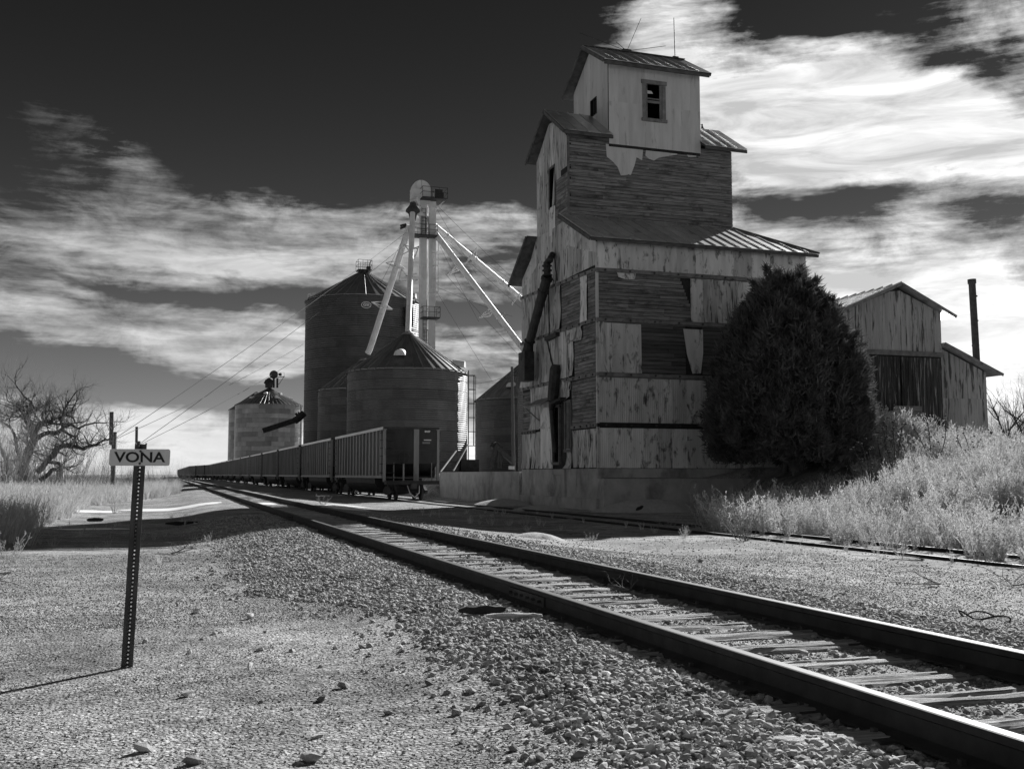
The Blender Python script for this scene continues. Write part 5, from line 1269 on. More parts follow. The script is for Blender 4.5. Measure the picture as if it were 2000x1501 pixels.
# ================================================================== coal train
def gondola(detail=2):
    t = thing('coal_gondola', None, 'rail car', (0, 0, 0))
    H_ = 4.04
    for s in (-1, 1):
        m = MB(); m.box(s * 1.48 - .02, s * 1.48 + .02, -8.55, 8.6, 1.3, H_ - .1); sp = m.build('side_panel', M_carside, t)
        for k in range(15):
            yk = -8.2 + k * 1.16; m = MB(); xs = sorted((s * 1.501, s * 1.60)); m.box(xs[0], xs[1], yk - .09, yk + .09, 1.36, H_ - .14); m.build('side_post', M_carside, sp)
        m = MB(); xs = sorted((s * 1.40, s * 1.63)); m.box(xs[0], xs[1], -9.0, 9.0, H_ - .16, H_); m.build('top_chord', M_binpale, t)
        m = MB(); m.box(xs[0], xs[1], -8.7, 8.7, 1.2, 1.34); m.build('side_sill', M_carside, t)
    for e in (-1, 1):
        ye = e * 8.97
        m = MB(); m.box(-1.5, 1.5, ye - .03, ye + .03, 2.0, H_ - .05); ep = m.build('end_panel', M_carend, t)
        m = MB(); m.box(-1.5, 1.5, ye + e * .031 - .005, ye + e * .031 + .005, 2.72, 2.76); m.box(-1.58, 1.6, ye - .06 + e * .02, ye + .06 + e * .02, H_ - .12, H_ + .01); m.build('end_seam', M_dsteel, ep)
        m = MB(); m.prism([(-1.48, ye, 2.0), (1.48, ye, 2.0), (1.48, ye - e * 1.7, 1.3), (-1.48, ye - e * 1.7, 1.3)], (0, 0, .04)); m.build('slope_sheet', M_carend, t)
        for s in (-1, 1):
            m = MB(); m.box(s * 1.52 - .07, s * 1.52 + .07, ye - .07, ye + .07, 1.0, H_ - .04); m.build('corner_post', M_carside, t)
        m = MB(); m.box(.12, .42, ye + e * .03 - .04, ye + e * .03 + .04, .95, H_ - .12); m.build('centre_stiffener', M_carside, t)
        m = MB(); m.box(-1.5, 1.5, ye - .5, ye + .15, .86, 1.06); m.build('end_sill', M_carend, t)
        m = MB(); m.box(-.16, .16, min(ye, ye + e * .75), max(ye, ye + e * .75), .62, .9); m.build('coupler', M_rust, t)
        if detail > 1:
            for k, z in enumerate((3.72, 3.3, 2.86, 2.42, 1.98, 1.5)):
                m = MB(); sx_ = e; m.tube([(sx_ * 1.42, ye + e * .03, z), (sx_ * 1.42, ye + e * .13, z), (sx_ * .95, ye + e * .13, z), (sx_ * .95, ye + e * .03, z)], .022, 5); m.build('grab_iron', M_dsteel, t)
                m = MB(); m.tube([(sx_ * 1.6, ye - e * .1, z), (sx_ * 1.68, ye - e * .1, z), (sx_ * 1.68, ye - e * .5, z), (sx_ * 1.6, ye - e * .5, z)], .022, 5); m.build('grab_iron', M_dsteel, t)
                m = MB(); m.tube([(-sx_ * 1.6, ye - e * .1, z), (-sx_ * 1.68, ye - e * .1, z), (-sx_ * 1.68, ye - e * .5, z), (-sx_ * 1.6, ye - e * .5, z)], .022, 5); m.build('grab_iron', M_dsteel, t)
            m = MB(); m.tube([(e * 1.0, ye + e * .05, 1.0), (e * 1.0, ye + e * .05, 2.05)], .03, 5); m.build('support_post', M_carside, t); m = MB(); m.tube([(-e * 1.15, ye + e * .05, 1.0), (-e * 1.15, ye + e * .05, 2.05)], .03, 5); m.build('support_post', M_carside, t); m = MB(); m.tube([(e * .45, ye + e * .05, 1.0), (e * .45, ye + e * .05, 2.0)], .05, 5); m.build('support_post', M_carside, t)
            m = MB(); ring = [(e * .43 + .3 * math.cos(a * PI / 8), ye + e * .16, 2.32 + .3 * math.sin(a * PI / 8)) for a in range(17)]; m.tube(ring, .022, 5, cap=False)
            for a in range(4): m.tube([(e * .43, ye + e * .12, 2.32), ring[a * 4]], .015, 4)
            m.build('brake_wheel', M_dsteel, t)
            m = MB(); m.tube([(-.3, ye + e * .4, .8), (-.2, ye + e * .7, .35), (.05, ye + e * .75, .15), (.3, ye + e * .7, .4), (.4, ye + e * .3, .8)], .03, 5); m.build('air_hose', M_white, t)
        yt = e * 7.35
        tr = MB(); tr.box(-1.0, 1.0, yt - .15, yt + .15, .45, .85); tr.box(-.3, .3, yt - .4, yt + .4, .8, 1.1); trk = tr.build('truck', M_dsteel, t)
        for s in (-1, 1):
            m = MB(); m.prism([(s * .98 - .08, yt - 1.15, .52), (s * .98 - .08, yt - .5, .74), (s * .98 - .08, yt + .5, .74), (s * .98 - .08, yt + 1.15, .52), (s * .98 - .08, yt + 1.15, .36), (s * .98 - .08, yt + .4, .24), (s * .98 - .08, yt - .4, .24), (s * .98 - .08, yt - 1.15, .36)], (.16, 0, 0)); m.build('side_frame', M_rust, trk)
        for a in (-.9, .9):
            m = MB(); m.tube([(-.95, yt + a, .455), (.95, yt + a, .455)], .08, 8)
            for s in (-1, 1): m.tube([(s * .735 - .05 * s, yt + a, .455), (s * .735 + .05 * s, yt + a, .455)], .455, 24); m.tube([(s * .68 - .015, yt + a, .455), (s * .68 + .015, yt + a, .455)], .485, 24)
            m.build('wheelset', M_rust, trk)
    U = [(1.42 * math.cos(PI * k / 14), 1.18 - .95 * math.sin(PI * k / 14) ** .8) for k in range(15)]
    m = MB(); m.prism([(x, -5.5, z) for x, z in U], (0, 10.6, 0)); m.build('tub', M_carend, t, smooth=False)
    m = MB(); m.box(-1.46, 1.46, -8.0, 8.0, 1.24, 1.29); m.build('floor', M_carend, t)
    return t
def kids(o): return list(o.children)
def copy_tree(o, parent=None):
    c = o.copy(); COL.objects.link(c)
    if parent is not None: c.parent = parent
    for ch in kids(o): copy_tree(ch, c)
    return c
full = gondola(2)
simple = gondola(1)
NCAR = 31
ordn = ['first', 'second', 'third', 'fourth', 'fifth', 'sixth', 'seventh', 'eighth', 'ninth', 'tenth', 'eleventh', 'twelfth', 'thirteenth', 'fourteenth', 'fifteenth', 'sixteenth', 'seventeenth', 'eighteenth', 'nineteenth', 'twentieth',
        'twenty-first', 'twenty-second', 'twenty-third', 'twenty-fourth', 'twenty-fifth', 'twenty-sixth', 'twenty-seventh', 'twenty-eighth', 'twenty-ninth', 'thirtieth', 'last']
for k in range(NCAR):
    src = full if k < 6 else simple
    c = src if (k == 0 or k == 6) else copy_tree(src)
    if k == 1: SECOND = c
    Yc = 65.35 + 19.1 * k; Xc = 13.485 + siding_shift(Yc)
    dx = (siding_shift(Yc + 8) - siding_shift(Yc - 8)) / 16
    c.location = (Xc, Yc, -.43); c.scale = (1, .945, 1); c.rotation_euler = (0, 0, -math.atan(dx))
    c['label'] = ('nearest coal gondola, its dark end with ladder and brake wheel facing us' if k == 0 else
                  ('last coal gondola at the far end of the string on the horizon' if k == NCAR - 1 else f'{ordn[k]} coal gondola counting back from the nearest one'))
    c['group'] = 'string of coal gondolas on the siding'
if True:   # markings on the near end of the first car, pale strip on the second
    first = full
    def onend(nm, me_or_mb, mat, loc): pass
    m = MB(); m.box(-1.612, -1.602, -7.15, -6.95, 1.4, 3.86); s3 = m.build('pale_post_stripe', M_pale, None); s3.parent = SECOND; s3.location = (0, 0, 0)
    m = MB(); m.box(.72, 1.12, -9.012, -9.004, 3.72, 3.88); pl = m.build('number_plate', M_ink, None); pl.parent = first; pl.location = (0, 0, 0)
    o = link('reporting_mark', text_mesh('BNSF', .145, M_pale, .002, .006), None); o.parent = pl; o.location = (.90, -9.016, 3.80); o.rotation_euler = (PI / 2, 0, 0)
    m = MB(); m.box(.70, 1.12, -9.012, -9.004, 3.30, 3.355); s2 = m.build('pale_stripe', M_pale, None); s2.parent = first; s2.location = (0, 0, 0)
    m = MB(); m.box(.62, 1.06, -9.010, -9.003, 3.12, 3.22); s2 = m.build('faded_panel', M_carside, None); s2.parent = first; s2.location = (0, 0, 0)

# ================================================================== trees and plants
def grow(segs, p, d, L, r, depth, rg, wig=.35, up=.12, minr=.006, nsub=5, split=.75, spread=.8, tipr=.35):
    """a wandering branch that sheds smaller ones"""
    n = max(2, int(nsub)); st = L / n; r0 = r; q = Vector(p); dr = Vector(d).normalized()
    for i in range(n):
        dr = (dr + Vector((rg.uniform(-1, 1), rg.uniform(-1, 1), rg.uniform(-1, 1))) * wig + Vector((0, 0, up))).normalized()
        q2 = q + dr * st * rg.uniform(.8, 1.2); r1 = r + (r * tipr - r) / n * (i + 1) if False else r0 * (1 - (1 - tipr) * (i + 1) / n)
        segs.append((*q, *q2, r, r1)); q, r = q2, r1
        if depth > 0 and rg.random() < split and r > minr * .5:
            for _ in range(1 if rg.random() < .65 else 2):
                sdv_ = Vector((rg.uniform(-1, 1), rg.uniform(-1, 1), rg.uniform(-.5, 1))).normalized()
                grow(segs, q, (dr * .7 + sdv_ * spread), L * rg.uniform(.42, .72), r * rg.uniform(.5, .72), depth - 1, rg, wig, up, minr, max(3, nsub - 1), split, spread, tipr)
    if depth > 0:
        grow(segs, q, dr + Vector((rg.uniform(-.5, .5), rg.uniform(-.5, .5), rg.uniform(-.2, .4))), L * .6, r * .9, depth - 1, rg, wig, up, minr, max(3, nsub - 1), split, spread, tipr)

def limb(segs, pts, r0, r1, rg, Y, dz=0.0, twigs=True, den=1.0, L=1.1, depth=3, dy=0.6):
    P_ = []; yy_ = Y
    for k, (px, py) in enumerate(pts):
        P_.append(survey(px / 7.504, 740 + py / 7.504, Y + dz * k / max(1, len(pts) - 1)))
    # smooth a little
    Q = []
    for a, b in zip(P_[:-1], P_[1:]):
        for k in range(3): Q.append(a.lerp(b, k / 3) + Vector((rg.uniform(-.03, .03), rg.uniform(-.08, .08), rg.uniform(-.03, .03))))
    Q.append(P_[-1]); n = len(Q) - 1
    for i in range(n):
        ra = r0 + (r1 - r0) * i / n; rb = r0 + (r1 - r0) * (i + 1) / n
        segs.append((*Q[i], *Q[i + 1], ra, rb * .98))
        if twigs and i > 1 and rg.random() < den:
            for _ in range(rg.choice((1, 1, 2))):
                dv = Vector((rg.uniform(-1, 1), rg.uniform(-1, 1), rg.uniform(-.4, 1.2))).normalized()
                grow(segs, Q[i + 1], dv, L * rg.uniform(.6, 1.2), max(.018, rb * .4), depth, rg, .45, .08, nsub=4)
    if twigs: grow(segs, Q[-1], (Q[-1] - Q[-2]), L * 1.2, r1, depth, rg, .4, .12)
    return Q

rg = random.Random(5)
TRY = 55.0
gt_ = survey(55, 925, TRY)
tree = thing('gnarled_tree', 'big leafless gnarled tree with crooked limbs at the left edge', 'tree', (gt_.x, TRY, gz(gt_.x, TRY)))
ts = []; bs_ = []
limb(ts, [(330, 1500), (350, 1250), (430, 1050), (490, 900), (490, 760), (400, 600), (405, 500), (470, 400), (440, 330), (350, 250)], .25, .045, rg, TRY, den=.45)
limb(ts, [(500, 770), (560, 690), (640, 640), (720, 630), (820, 660)], .17, .06, rg, TRY, -1.0)
limb(ts, [(640, 640), (620, 540), (640, 480), (760, 450), (890, 490)], .08, .03, rg, TRY, 1.0)
limb(ts, [(470, 400), (540, 450), (610, 470)], .08, .04, rg, TRY, 1.0); limb(ts, [(430, 410), (320, 400), (260, 350), (150, 340)], .08, .03, rg, TRY, -1); limb(ts, [(400, 470), (290, 440), (220, 490), (130, 580)], .08, .03, rg, TRY, 1)
limb(ts, [(520, 870), (620, 810), (720, 790), (850, 795), (920, 730), (905, 640), (870, 580), (930, 525)], .125, .06, rg, TRY, -.8, den=.4)
limb(ts, [(930, 525), (1000, 530), (1060, 570), (1090, 610)], .07, .035, rg, TRY); limb(ts, [(960, 525), (1060, 450), (1110, 360)], .05, .02, rg, TRY, -.6)
limb(ts, [(925, 690), (1040, 672), (1150, 722), (1300, 660), (1460, 640)], .085, .03, rg, TRY, .6); limb(ts, [(920, 750), (1000, 805), (1130, 850), (1200, 950)], .07, .025, rg, TRY, -1)
limb(ts, [(560, 1360), (640, 1250), (780, 1110), (900, 975), (1040, 968), (1130, 1000), (1240, 1020), (1310, 975), (1440, 945), (1520, 890), (1600, 880)], .155, .04, rg, TRY, -1.5, den=.7)
limb(ts, [(600, 1480), (760, 1330), (900, 1320), (960, 1290)], .12, .05, rg, TRY, 1, den=.3); limb(ts, [(700, 1200), (850, 1240), (980, 1310)], .11, .05, rg, TRY, 1, den=.2)
limb(ts, [(350, 1250), (250, 1050), (230, 850), (150, 700), (30, 620)], .11, .035, rg, TRY, 1.5, den=.7)
limb(ts, [(120, 1400), (90, 1180), (30, 1040), (-60, 930)], .12, .04, rg, TRY, 1.5, den=.7)
A = np.array(ts); big_ = A[:, 6] > .028
V, Fq = tubes_np(A[big_], 7); me = np_mesh('trunk', V - np.array(org(tree)), Fq, M_bark, True); link('trunk', me, tree)
V, Fq = tubes_np(A[~big_], 3); me = np_mesh('branches', V - np.array(org(tree)), Fq, M_bark); o = link('branches', me, tree); o['kind'] = 'stuff'

def shrub_mesh(seed, n, H_, sp, lean=.25, r=.014, depth=1, mat=None, name='stems'):
    rg_ = random.Random(seed); sg = []
    for _ in range(n):
        a = rg_.uniform(0, 6.28); rr = sp * math.sqrt(rg_.random()) * .5; p = Vector((rr * math.cos(a), rr * math.sin(a), -.1))
        d = Vector((math.cos(a) * lean * rg_.random() * 1.6, math.sin(a) * lean * rg_.random() * 1.6, 1))
        grow(sg, p, d, H_ * rg_.uniform(.5, 1.0), r, depth, rg_, .09, .05, nsub=6, split=.6, spread=.42, tipr=.3)
    V, Fq = tubes_np(np.array(sg), 3); return np_mesh(name, V, Fq, mat or M_brush)
SHR = [shrub_mesh(100 + k, 34, 3.6, 1.6, .3, .016, 2, material('pale_brush', .12, .26, 1.5, rough=.9, vary=.3)) for k in range(3)] + [shrub_mesh(120 + k, 26, 2.0, 1.8, .45, .011, 2, material('fine_brush', .14, .3, 1.5, rough=.9, vary=.3)) for k in range(2)]
spots = [(-9.5, 50, 1.25, 0, 'tall thin bare shrub at the left frame edge'), (-8.3, 47, 1.15, 1, 'tall bare shrub just right of the left frame edge'), (-7.0, 50, 1.1, 2, 'bare whip-stemmed shrub in front of the gnarled trunk'),
         (-6.2, 46, .9, 0, 'bare shrub at the foot of the gnarled tree'), (-5.4, 52, .95, 1, 'bare shrub under the lowest crooked limb'), (-4.6, 56, .85, 2, 'bare shrub behind the end of the lowest limb'),
         (-3.7, 60, .7, 0, 'bare shrub between tree and taller anchor post'), (-10.5, 56, 1.4, 2, 'tallest bare shrub behind the gnarled tree'), (-2.4, 66, .55, 1, 'small bare shrub right behind the taller anchor post'),
         (-1.7, 80, .95, 3, 'dark low bush below the right end of the sign'), (-.3, 88, 1.0, 4, 'dark low bush right of the sign post'), (1.0, 96, 1.0, 3, 'rounded dark bush nearest the far end of the train'), (-4.6, 63, 1.0, 4, 'low brush left of the taller anchor post'),
         (-7.6, 58, 1.2, 3, 'low brush behind the gnarled tree'), (-6.0, 66, 1.1, 4, 'low brush at the horizon between tree limbs'), (2.4, 120, .9, 4, 'smallest distant bush beside the track')]
for x, y, s, k, lb in spots:
    o = link('bare_shrub', SHR[k], None, (x, y, gz(x, y))); o.scale = (s * 1.15, s * 1.15, s); o.rotation_euler = (0, 0, x * 7)
    tag(o, lb, 'shrub', 'bare shrubs along the left of the line')
# pale building corner glimpsed through the brush
m = MB(); a = survey(110, 905, 75); m.box(a.x, a.x + .45, 75, 75.5, -.3, 1.6); o = link('utility_box', m.mesh('utility_box', M_white, (a.x, 75, -.3)), None, (a.x, 75, -.3)); tag(o, 'small pale upright box glimpsed through the brush under the gnarled tree', 'box')
# right bare tree
rt = thing('bare_tree', 'leafless many-branched tree at the right edge beyond the warehouse annex', 'tree', (61.5, 62, 1.0))
ts = []; rg = random.Random(21)
for k, (dx, L, r_) in enumerate([(-.55, 4.6, .17), (-.9, 4.3, .13), (-.2, 5.0, .16), (.2, 4.6, .14), (.6, 4.2, .12), (-.75, 3.2, .09), (-1.2, 3.4, .09)]):
    grow(ts, (61.5 + .25 * k - .7, 62 + rg.uniform(-.5, .5), .8), (dx, rg.uniform(-.4, .2), 1), L * .8, r_ * 1.2, 4, rg, .17, .07, nsub=5, split=.72, spread=.62, tipr=.5)
A = np.array(ts); V, Fq = tubes_np(A[A[:, 6] > .03], 6); link('trunk', np_mesh('trunk', V - np.array(org(rt)), Fq, M_bark, True), rt)
V, Fq = tubes_np(A[A[:, 6] <= .03], 3); o = link('branches', np_mesh('branches', V - np.array(org(rt)), Fq, M_bark), rt); o['kind'] = 'stuff'

# ---- cedar: thousands of small upright sprays through the crown's volume
CX, CY, CZ0, CZ1 = 23.55, 35.6, 1.5, 9.15
cedar = thing('cedar_tree', 'large dense dark cedar growing against the right side of the elevator', 'tree', (CX, CY, gz(CX, CY)))
g = np.random.default_rng(3)
prof_h = np.array([0, .08, .2, .38, .55, .68, .8, .9, .97, 1.0]); prof_r = np.array([2.5, 2.95, 3.15, 3.12, 2.8, 2.3, 1.65, 1.1, .6, .12])
NL = 150; pts_l = []
for i in range(NL):
    h = (i + .5) / NL * .97; a = i * 2.39996 + g.uniform(-.3, .3); rm = float(np.interp(h, prof_h, prof_r)) * (1 + .20 * mnoise.noise((math.cos(a) * 1.4, math.sin(a) * 1.4, h * 3.5)))
    lr_ = (.62 - .28 * h) * g.uniform(.8, 1.35); rc = max(0.0, rm - lr_ * .55)
    pts_l.append((CX + rc * math.cos(a), CY + rc * math.sin(a) * .88, CZ0 + (CZ1 - CZ0) * h * .93, lr_, a, h))
k_ = 190; PL = []; AL = []; HL = []
for (lx, ly, lz, lr_, a, h) in pts_l:
    d = g.normal(0, 1, (k_, 3)); d /= np.linalg.norm(d, axis=1, keepdims=True); q = lr_ * g.random((k_, 1)) ** .45
    p = np.array([lx, ly, lz]) + d * q * np.array([1, 1, 1.55]); p[:, 2] += .25 * lr_ * (1 - np.abs(d[:, 0]))
    p[:, 0] += .12 * math.cos(a) * (p[:, 2] - lz); PL.append(p); AL.append(np.arctan2(d[:, 1] + math.sin(a), d[:, 0] + math.cos(a))); HL.append(np.full(k_, h))
# upright leaders that break the outline
for i in range(46):
    h = g.uniform(.15, 1.0); a = g.uniform(0, 2 * PI); rm = float(np.interp(h, prof_h, prof_r)); n_ = 26; t_ = g.random(n_)[:, None]
    p = np.array([CX + rm * .95 * math.cos(a), CY + rm * .85 * math.sin(a), CZ0 + (CZ1 - CZ0) * h * .97]) + t_ * np.array([.25 * math.cos(a), .25 * math.sin(a), g.uniform(.45, .85)]) + g.normal(0, .09, (n_, 3)) * (1.1 - t_)
    PL.append(p); AL.append(np.full(n_, a)); HL.append(np.full(n_, h))
core = g.random((2600, 3)); ch = core[:, 0] * .93; cr = np.interp(ch, prof_h, prof_r) * .72 * np.sqrt(core[:, 1]); ca = core[:, 2] * 2 * PI
PL.append(np.stack([CX + cr * np.cos(ca), CY + cr * np.sin(ca) * .88, CZ0 + (CZ1 - CZ0) * ch], 1)); AL.append(ca); HL.append(ch)
PL = np.concatenate(PL); az_ = np.concatenate(AL); hh_ = np.concatenate(HL); lump = hh_
px_, py_, pz_ = PL[:, 0], PL[:, 1], PL[:, 2]
ok = ~((px_ < 27.4) & (py_ > 39.5)) & ~((px_ < 23.9) & (pz_ < 1.5)); px_, py_, pz_, az_, hh_, lump = [q[ok] for q in (px_, py_, pz_, az_, hh_, lump)]
# split: a spray of blades at each point, pointing out and up
nb = 7; M_ = len(px_); V = np.empty((M_, nb, 3, 3)); base = np.stack([px_, py_, pz_], 1)
outd = np.stack([np.cos(az_), np.sin(az_), np.full(M_, .9)], 1)
for b in range(nb):
    d = outd + g.normal(0, .75, (M_, 3)); d /= np.linalg.norm(d, axis=1, keepdims=True)
    sv = np.cross(d, g.normal(0, 1, (M_, 3))); sv /= np.linalg.norm(sv, axis=1, keepdims=True)
    L = g.uniform(.12, .40, (M_, 1)); W_ = g.uniform(.018, .045, (M_, 1)); p0 = base + g.normal(0, .07, (M_, 3))
    V[:, b, 0] = p0 - sv * W_; V[:, b, 1] = p0 + sv * W_; V[:, b, 2] = p0 + d * L
V = V.reshape(-1, 3); Fq = np.arange(len(V)).reshape(-1, 3)
o = link('foliage', np_mesh('foliage', V - np.array(org(cedar)), Fq, M_cedar), cedar); o['kind'] = 'stuff'
ts = []; rg = random.Random(9)
for k in range(7): grow(ts, (CX + rg.uniform(-.4, .4), CY + rg.uniform(-.4, .3), 1.1), (rg.uniform(-.5, .5), rg.uniform(-.5, .2), 1), 3.4, .13, 2, rg, .12, .12, nsub=6, split=.6, spread=.5)
V, Fq = tubes_np(np.array(ts), 6); link('trunk', np_mesh('trunk', V - np.array(org(cedar)), Fq, M_bark, True), cedar)

# ---- weeds: ribbon plants
def weed_mesh(seed, nst=9, H_=1.0, sp=.35, twig=9, leaf=.03, lw=.009, mat=None, tuft=False, name='weed', leaves=3):
    r = random.Random(seed); V = []; Fq = []
    def rib(a, b, w_):
        d = (b - a); s = d.cross(Vector((r.uniform(-1, 1), r.uniform(-1, 1), r.uniform(-1, 1))))
        if s.length < 1e-6: return
        s = s.normalized() * w_; k = len(V); V.extend([a - s, a + s, b + s * .6, b - s * .6]); Fq.append((k, k + 1, k + 2, k + 3))
    for _ in range(nst):
        a = r.uniform(0, 6.28); p = Vector((math.cos(a), math.sin(a), 0)) * sp * .35 * r.random()
        d = Vector((math.cos(a) * sp * r.uniform(.3, 1.5), math.sin(a) * sp * r.uniform(.3, 1.5), 1)).normalized(); L = H_ * r.uniform(.55, 1.0); n = 4 if not tuft else 3; q = p
        for i in range(n):
            q2 = q + d * L / n; rib(q, q2, lw * (1.1 - .2 * i)); 
            d = (d + Vector((r.uniform(-.2, .2), r.uniform(-.2, .2), .0 if not tuft else -.08))).normalized()
            if i > 0 or not tuft:
                for _2 in range(max(1, twig // n)):
                    c = q.lerp(q2, r.random()); td = (d * .9 + Vector((r.uniform(-1, 1), r.uniform(-1, 1), r.uniform(0, .6)))).normalized(); tl = H_ * r.uniform(.06, .2); e = c + td * tl
                    rib(c, e, lw * .6)
                    for _3 in range(leaves):
                        f = c.lerp(e, r.uniform(.2, 1.05)); rib(f, f + Vector((r.uniform(-1, 1), r.uniform(-1, 1), r.uniform(-.2, 1))).normalized() * leaf * r.uniform(.8, 1.8), leaf * .38)
            q = q2
    me = bpy.data.meshes.new(name); me.from_pydata([tuple(v) for v in V], [], Fq); me.materials.append(mat or M_weed); me.update(); return me
def proto(me, nm, label, cat, group, x, y, s, rz=0):
    o = link(nm, me, None, (x, y, gz(x, y))); o.scale = (s, s, s); o.rotation_euler = (0, 0, rz); return tag(o, label, cat, group)
W_PROT = [proto(weed_mesh(1), 'dry_weed', 'pale bushy dry weed at the left end of the weed bank by the siding', 'weed', 'dry weeds on the bank', 13.6, 17.9, .62),
          proto(weed_mesh(2, 11, 1.0, .5, 12), 'dry_weed', 'second pale dry weed behind the siding rail, beside the retaining wall', 'weed', 'dry weeds on the bank', 14.9, 19.4, .8),
          proto(weed_mesh(3, 8, 1.0, .3, 12, .034), 'dry_weed', 'tall feathery weed against the right end of the retaining wall', 'weed', 'dry weeds on the bank', 19.6, 31.0, 1.5),
          proto(weed_mesh(4, 12, 1.0, .6, 10), 'dry_weed', 'spreading pale weed at the foot of the hillside, right edge of the picture', 'weed', 'dry weeds on the bank', 15.9, 15.6, .8),
          proto(weed_mesh(5, 7, 1.0, .22, 14, .028), 'dry_weed', 'slender pale weed halfway up the hillside below the warehouse', 'weed', 'dry weeds on the bank', 24.5, 30.0, 1.2)]
G_PROT = [proto(weed_mesh(20, 34, 1.0, .30, 3, .02, .006, M_grass, True, 'grass_tuft', 1), 'grass_tuft', 'pale dry grass tuft at the front of the left verge', 'grass tuft', 'dry grass tufts of the verge', -3.4, 23.0, .8),
          proto(weed_mesh(21, 28, 1.0, .22, 4, .02, .006, M_grass, True, 'grass_tuft', 1), 'grass_tuft', 'taller pale grass tuft left of the sign post', 'grass tuft', 'dry grass tufts of the verge', -3.0, 30.0, 1.0),
          proto(weed_mesh(22, 30, 1.0, .42, 4, .024, .006, M_grass, True, 'grass_tuft', 1), 'grass_tuft', 'bent pale grass tuft behind the sign post', 'grass tuft', 'dry grass tufts of the verge', -1.6, 40.0, .9),
          proto(weed_mesh(23, 12, 1.0, .5, 12, .024, .008, M_weed), 'dry_weed', 'white twiggy weed in front of the shadow at the left', 'weed', 'twiggy weeds of the verge', -2.05, 16.4, .5)]
def field(n, x0, x1, y0, y1, keep, smin, smax, nproto, seed, tall=(1, 1.25)):
    g = np.random.default_rng(seed); x = g.uniform(x0, x1, n); y = g.uniform(y0, y1, n); ok = in_view(x, y, .5, 120); x, y = x[ok], y[ok]; u_ = g.random(len(x)); P = []; S = []
    for a, b, q in zip(x, y, u_):
        k = keep(a, b)
        if q < k: P.append((a, b, gz(a, b) - .03)); S.append(smin + (smax - smin) * (.5 + .5 * mnoise.noise((a * .35, b * .35, 9))) * g.uniform(.7, 1.15))
    P = np.array(P); S = np.array(S); m = len(P); 
    return P, np.stack([S, S, S * g.uniform(*tall, m)], 1), np.stack([g.uniform(-.12, .12, m), g.uniform(-.12, .12, m), g.uniform(0, 6.28, m)], 1), g.integers(0, nproto, m)
def keep_hill(x, y):
    if 16.8 < x < 23.9 and y > 38.4: return 0
    if 20 < x < 26.5 and y > 33.8: return .05
    if x > 32 and y > 43.2 and x < 42: return 0
    edge = 13.55 + 8.8 * sst(24, 36.5, y) + .4 * mnoise.noise((y * .6, 3, 3))
    if x < edge: return 0
    # bare sandy slope showing through
    e = ((x - 25.5) / 3.6) ** 2 + ((y - 29.5) / 1.6) ** 2
    if e < 1: return .05
    return .62 + 1.5 * mnoise.noise((x * .55, y * .55, 1))
pa_ = field(11000, 13.4, 48, 10, 44, keep_hill, .5, 1.15, 5, 31)
pb_ = field(1900, 20, 44, 31, 43.2, lambda x, y: keep_hill(x, y) * (1 if 27 < x < 36.5 else 0), 1.0, 1.5, 5, 33)
P, S, Rr, Wh = [np.concatenate([a, b]) for a, b in zip(pa_, pb_)]
scatter('weed_cover', 'dense pale dry weeds covering the bank and hillside at right', P, S, Rr, Wh, W_PROT)
def keep_left(x, y):
    e = -2.9 + .7 * sst(26, 19, y) + 4.0 * sst(45, 78, y) + .5 * mnoise.noise((y * .35, 1, 7))
    if y < 21: e = -2.5 - (21 - y) * .35
    if x > e: return 0
    if y > 40 and x < e - 14: return .2
    if y < 33: return .28
    return .9
pa_ = field(9500, -12, 3.2, 16.5, 48, keep_left, .35, 1.3, 3, 41); pb_ = field(5500, -14, 4, 46, 110, keep_left, .7, 1.15, 3, 42)
P, S, Rr, Wh = [np.concatenate([a, b]) for a, b in zip(pa_, pb_)]
scatter('dry_grass', 'tall pale dry grass along the left of the line', P, S, Rr, Wh, G_PROT[:3])
# sparse dry twigs and low weeds on the yard
pa_ = field(260, 8.2, 13.3, 14, 40, lambda x, y: .5 if mnoise.noise((x, y * .4, 4)) > -.1 and x > 8.5 else .05, .12, .32, 5, 51)
pb_ = field(200, -6, 1.2, 15, 34, lambda x, y: .35, .1, .3, 5, 52)
P, S, Rr, Wh = [np.concatenate([a, b]) for a, b in zip(pa_, pb_)]
scatter('low_weeds', 'sparse low dead weeds in the yard', P, S, Rr, Wh, W_PROT)
for k, (px, py, s, lb) in enumerate([(1375, 1035, 1.25, 'grey tumbleweed-like bush beside the siding in the elevator shade'), (1268, 1018, .6, 'small grey weed on the siding rail in the shade'), (640, 985, .5, 'small weed by the rails in front of the coal cars'),
                                     (1450, 905, 1.5, 'grey twiggy bush at the foot of the cedar, left one'), (1500, 903, 1.3, 'grey twiggy bush at the foot of the cedar, right one')]):
    c = [(12.35, 20.5), (12.9, 25.5), (5.9, 41), (21.9, 33.9), (23.2, 33.2)][k]
    o = link('grey_bush', weed_mesh(60 + k, 16, 1.0, .8, 10, .02, .008, material('grey_twigs', .22, .36, 3, rough=.9)), None, (c[0], c[1], gz(*c))); o.scale = (s, s, s * 1.0); tag(o, lb, 'bush', 'grey bushes in the shade')
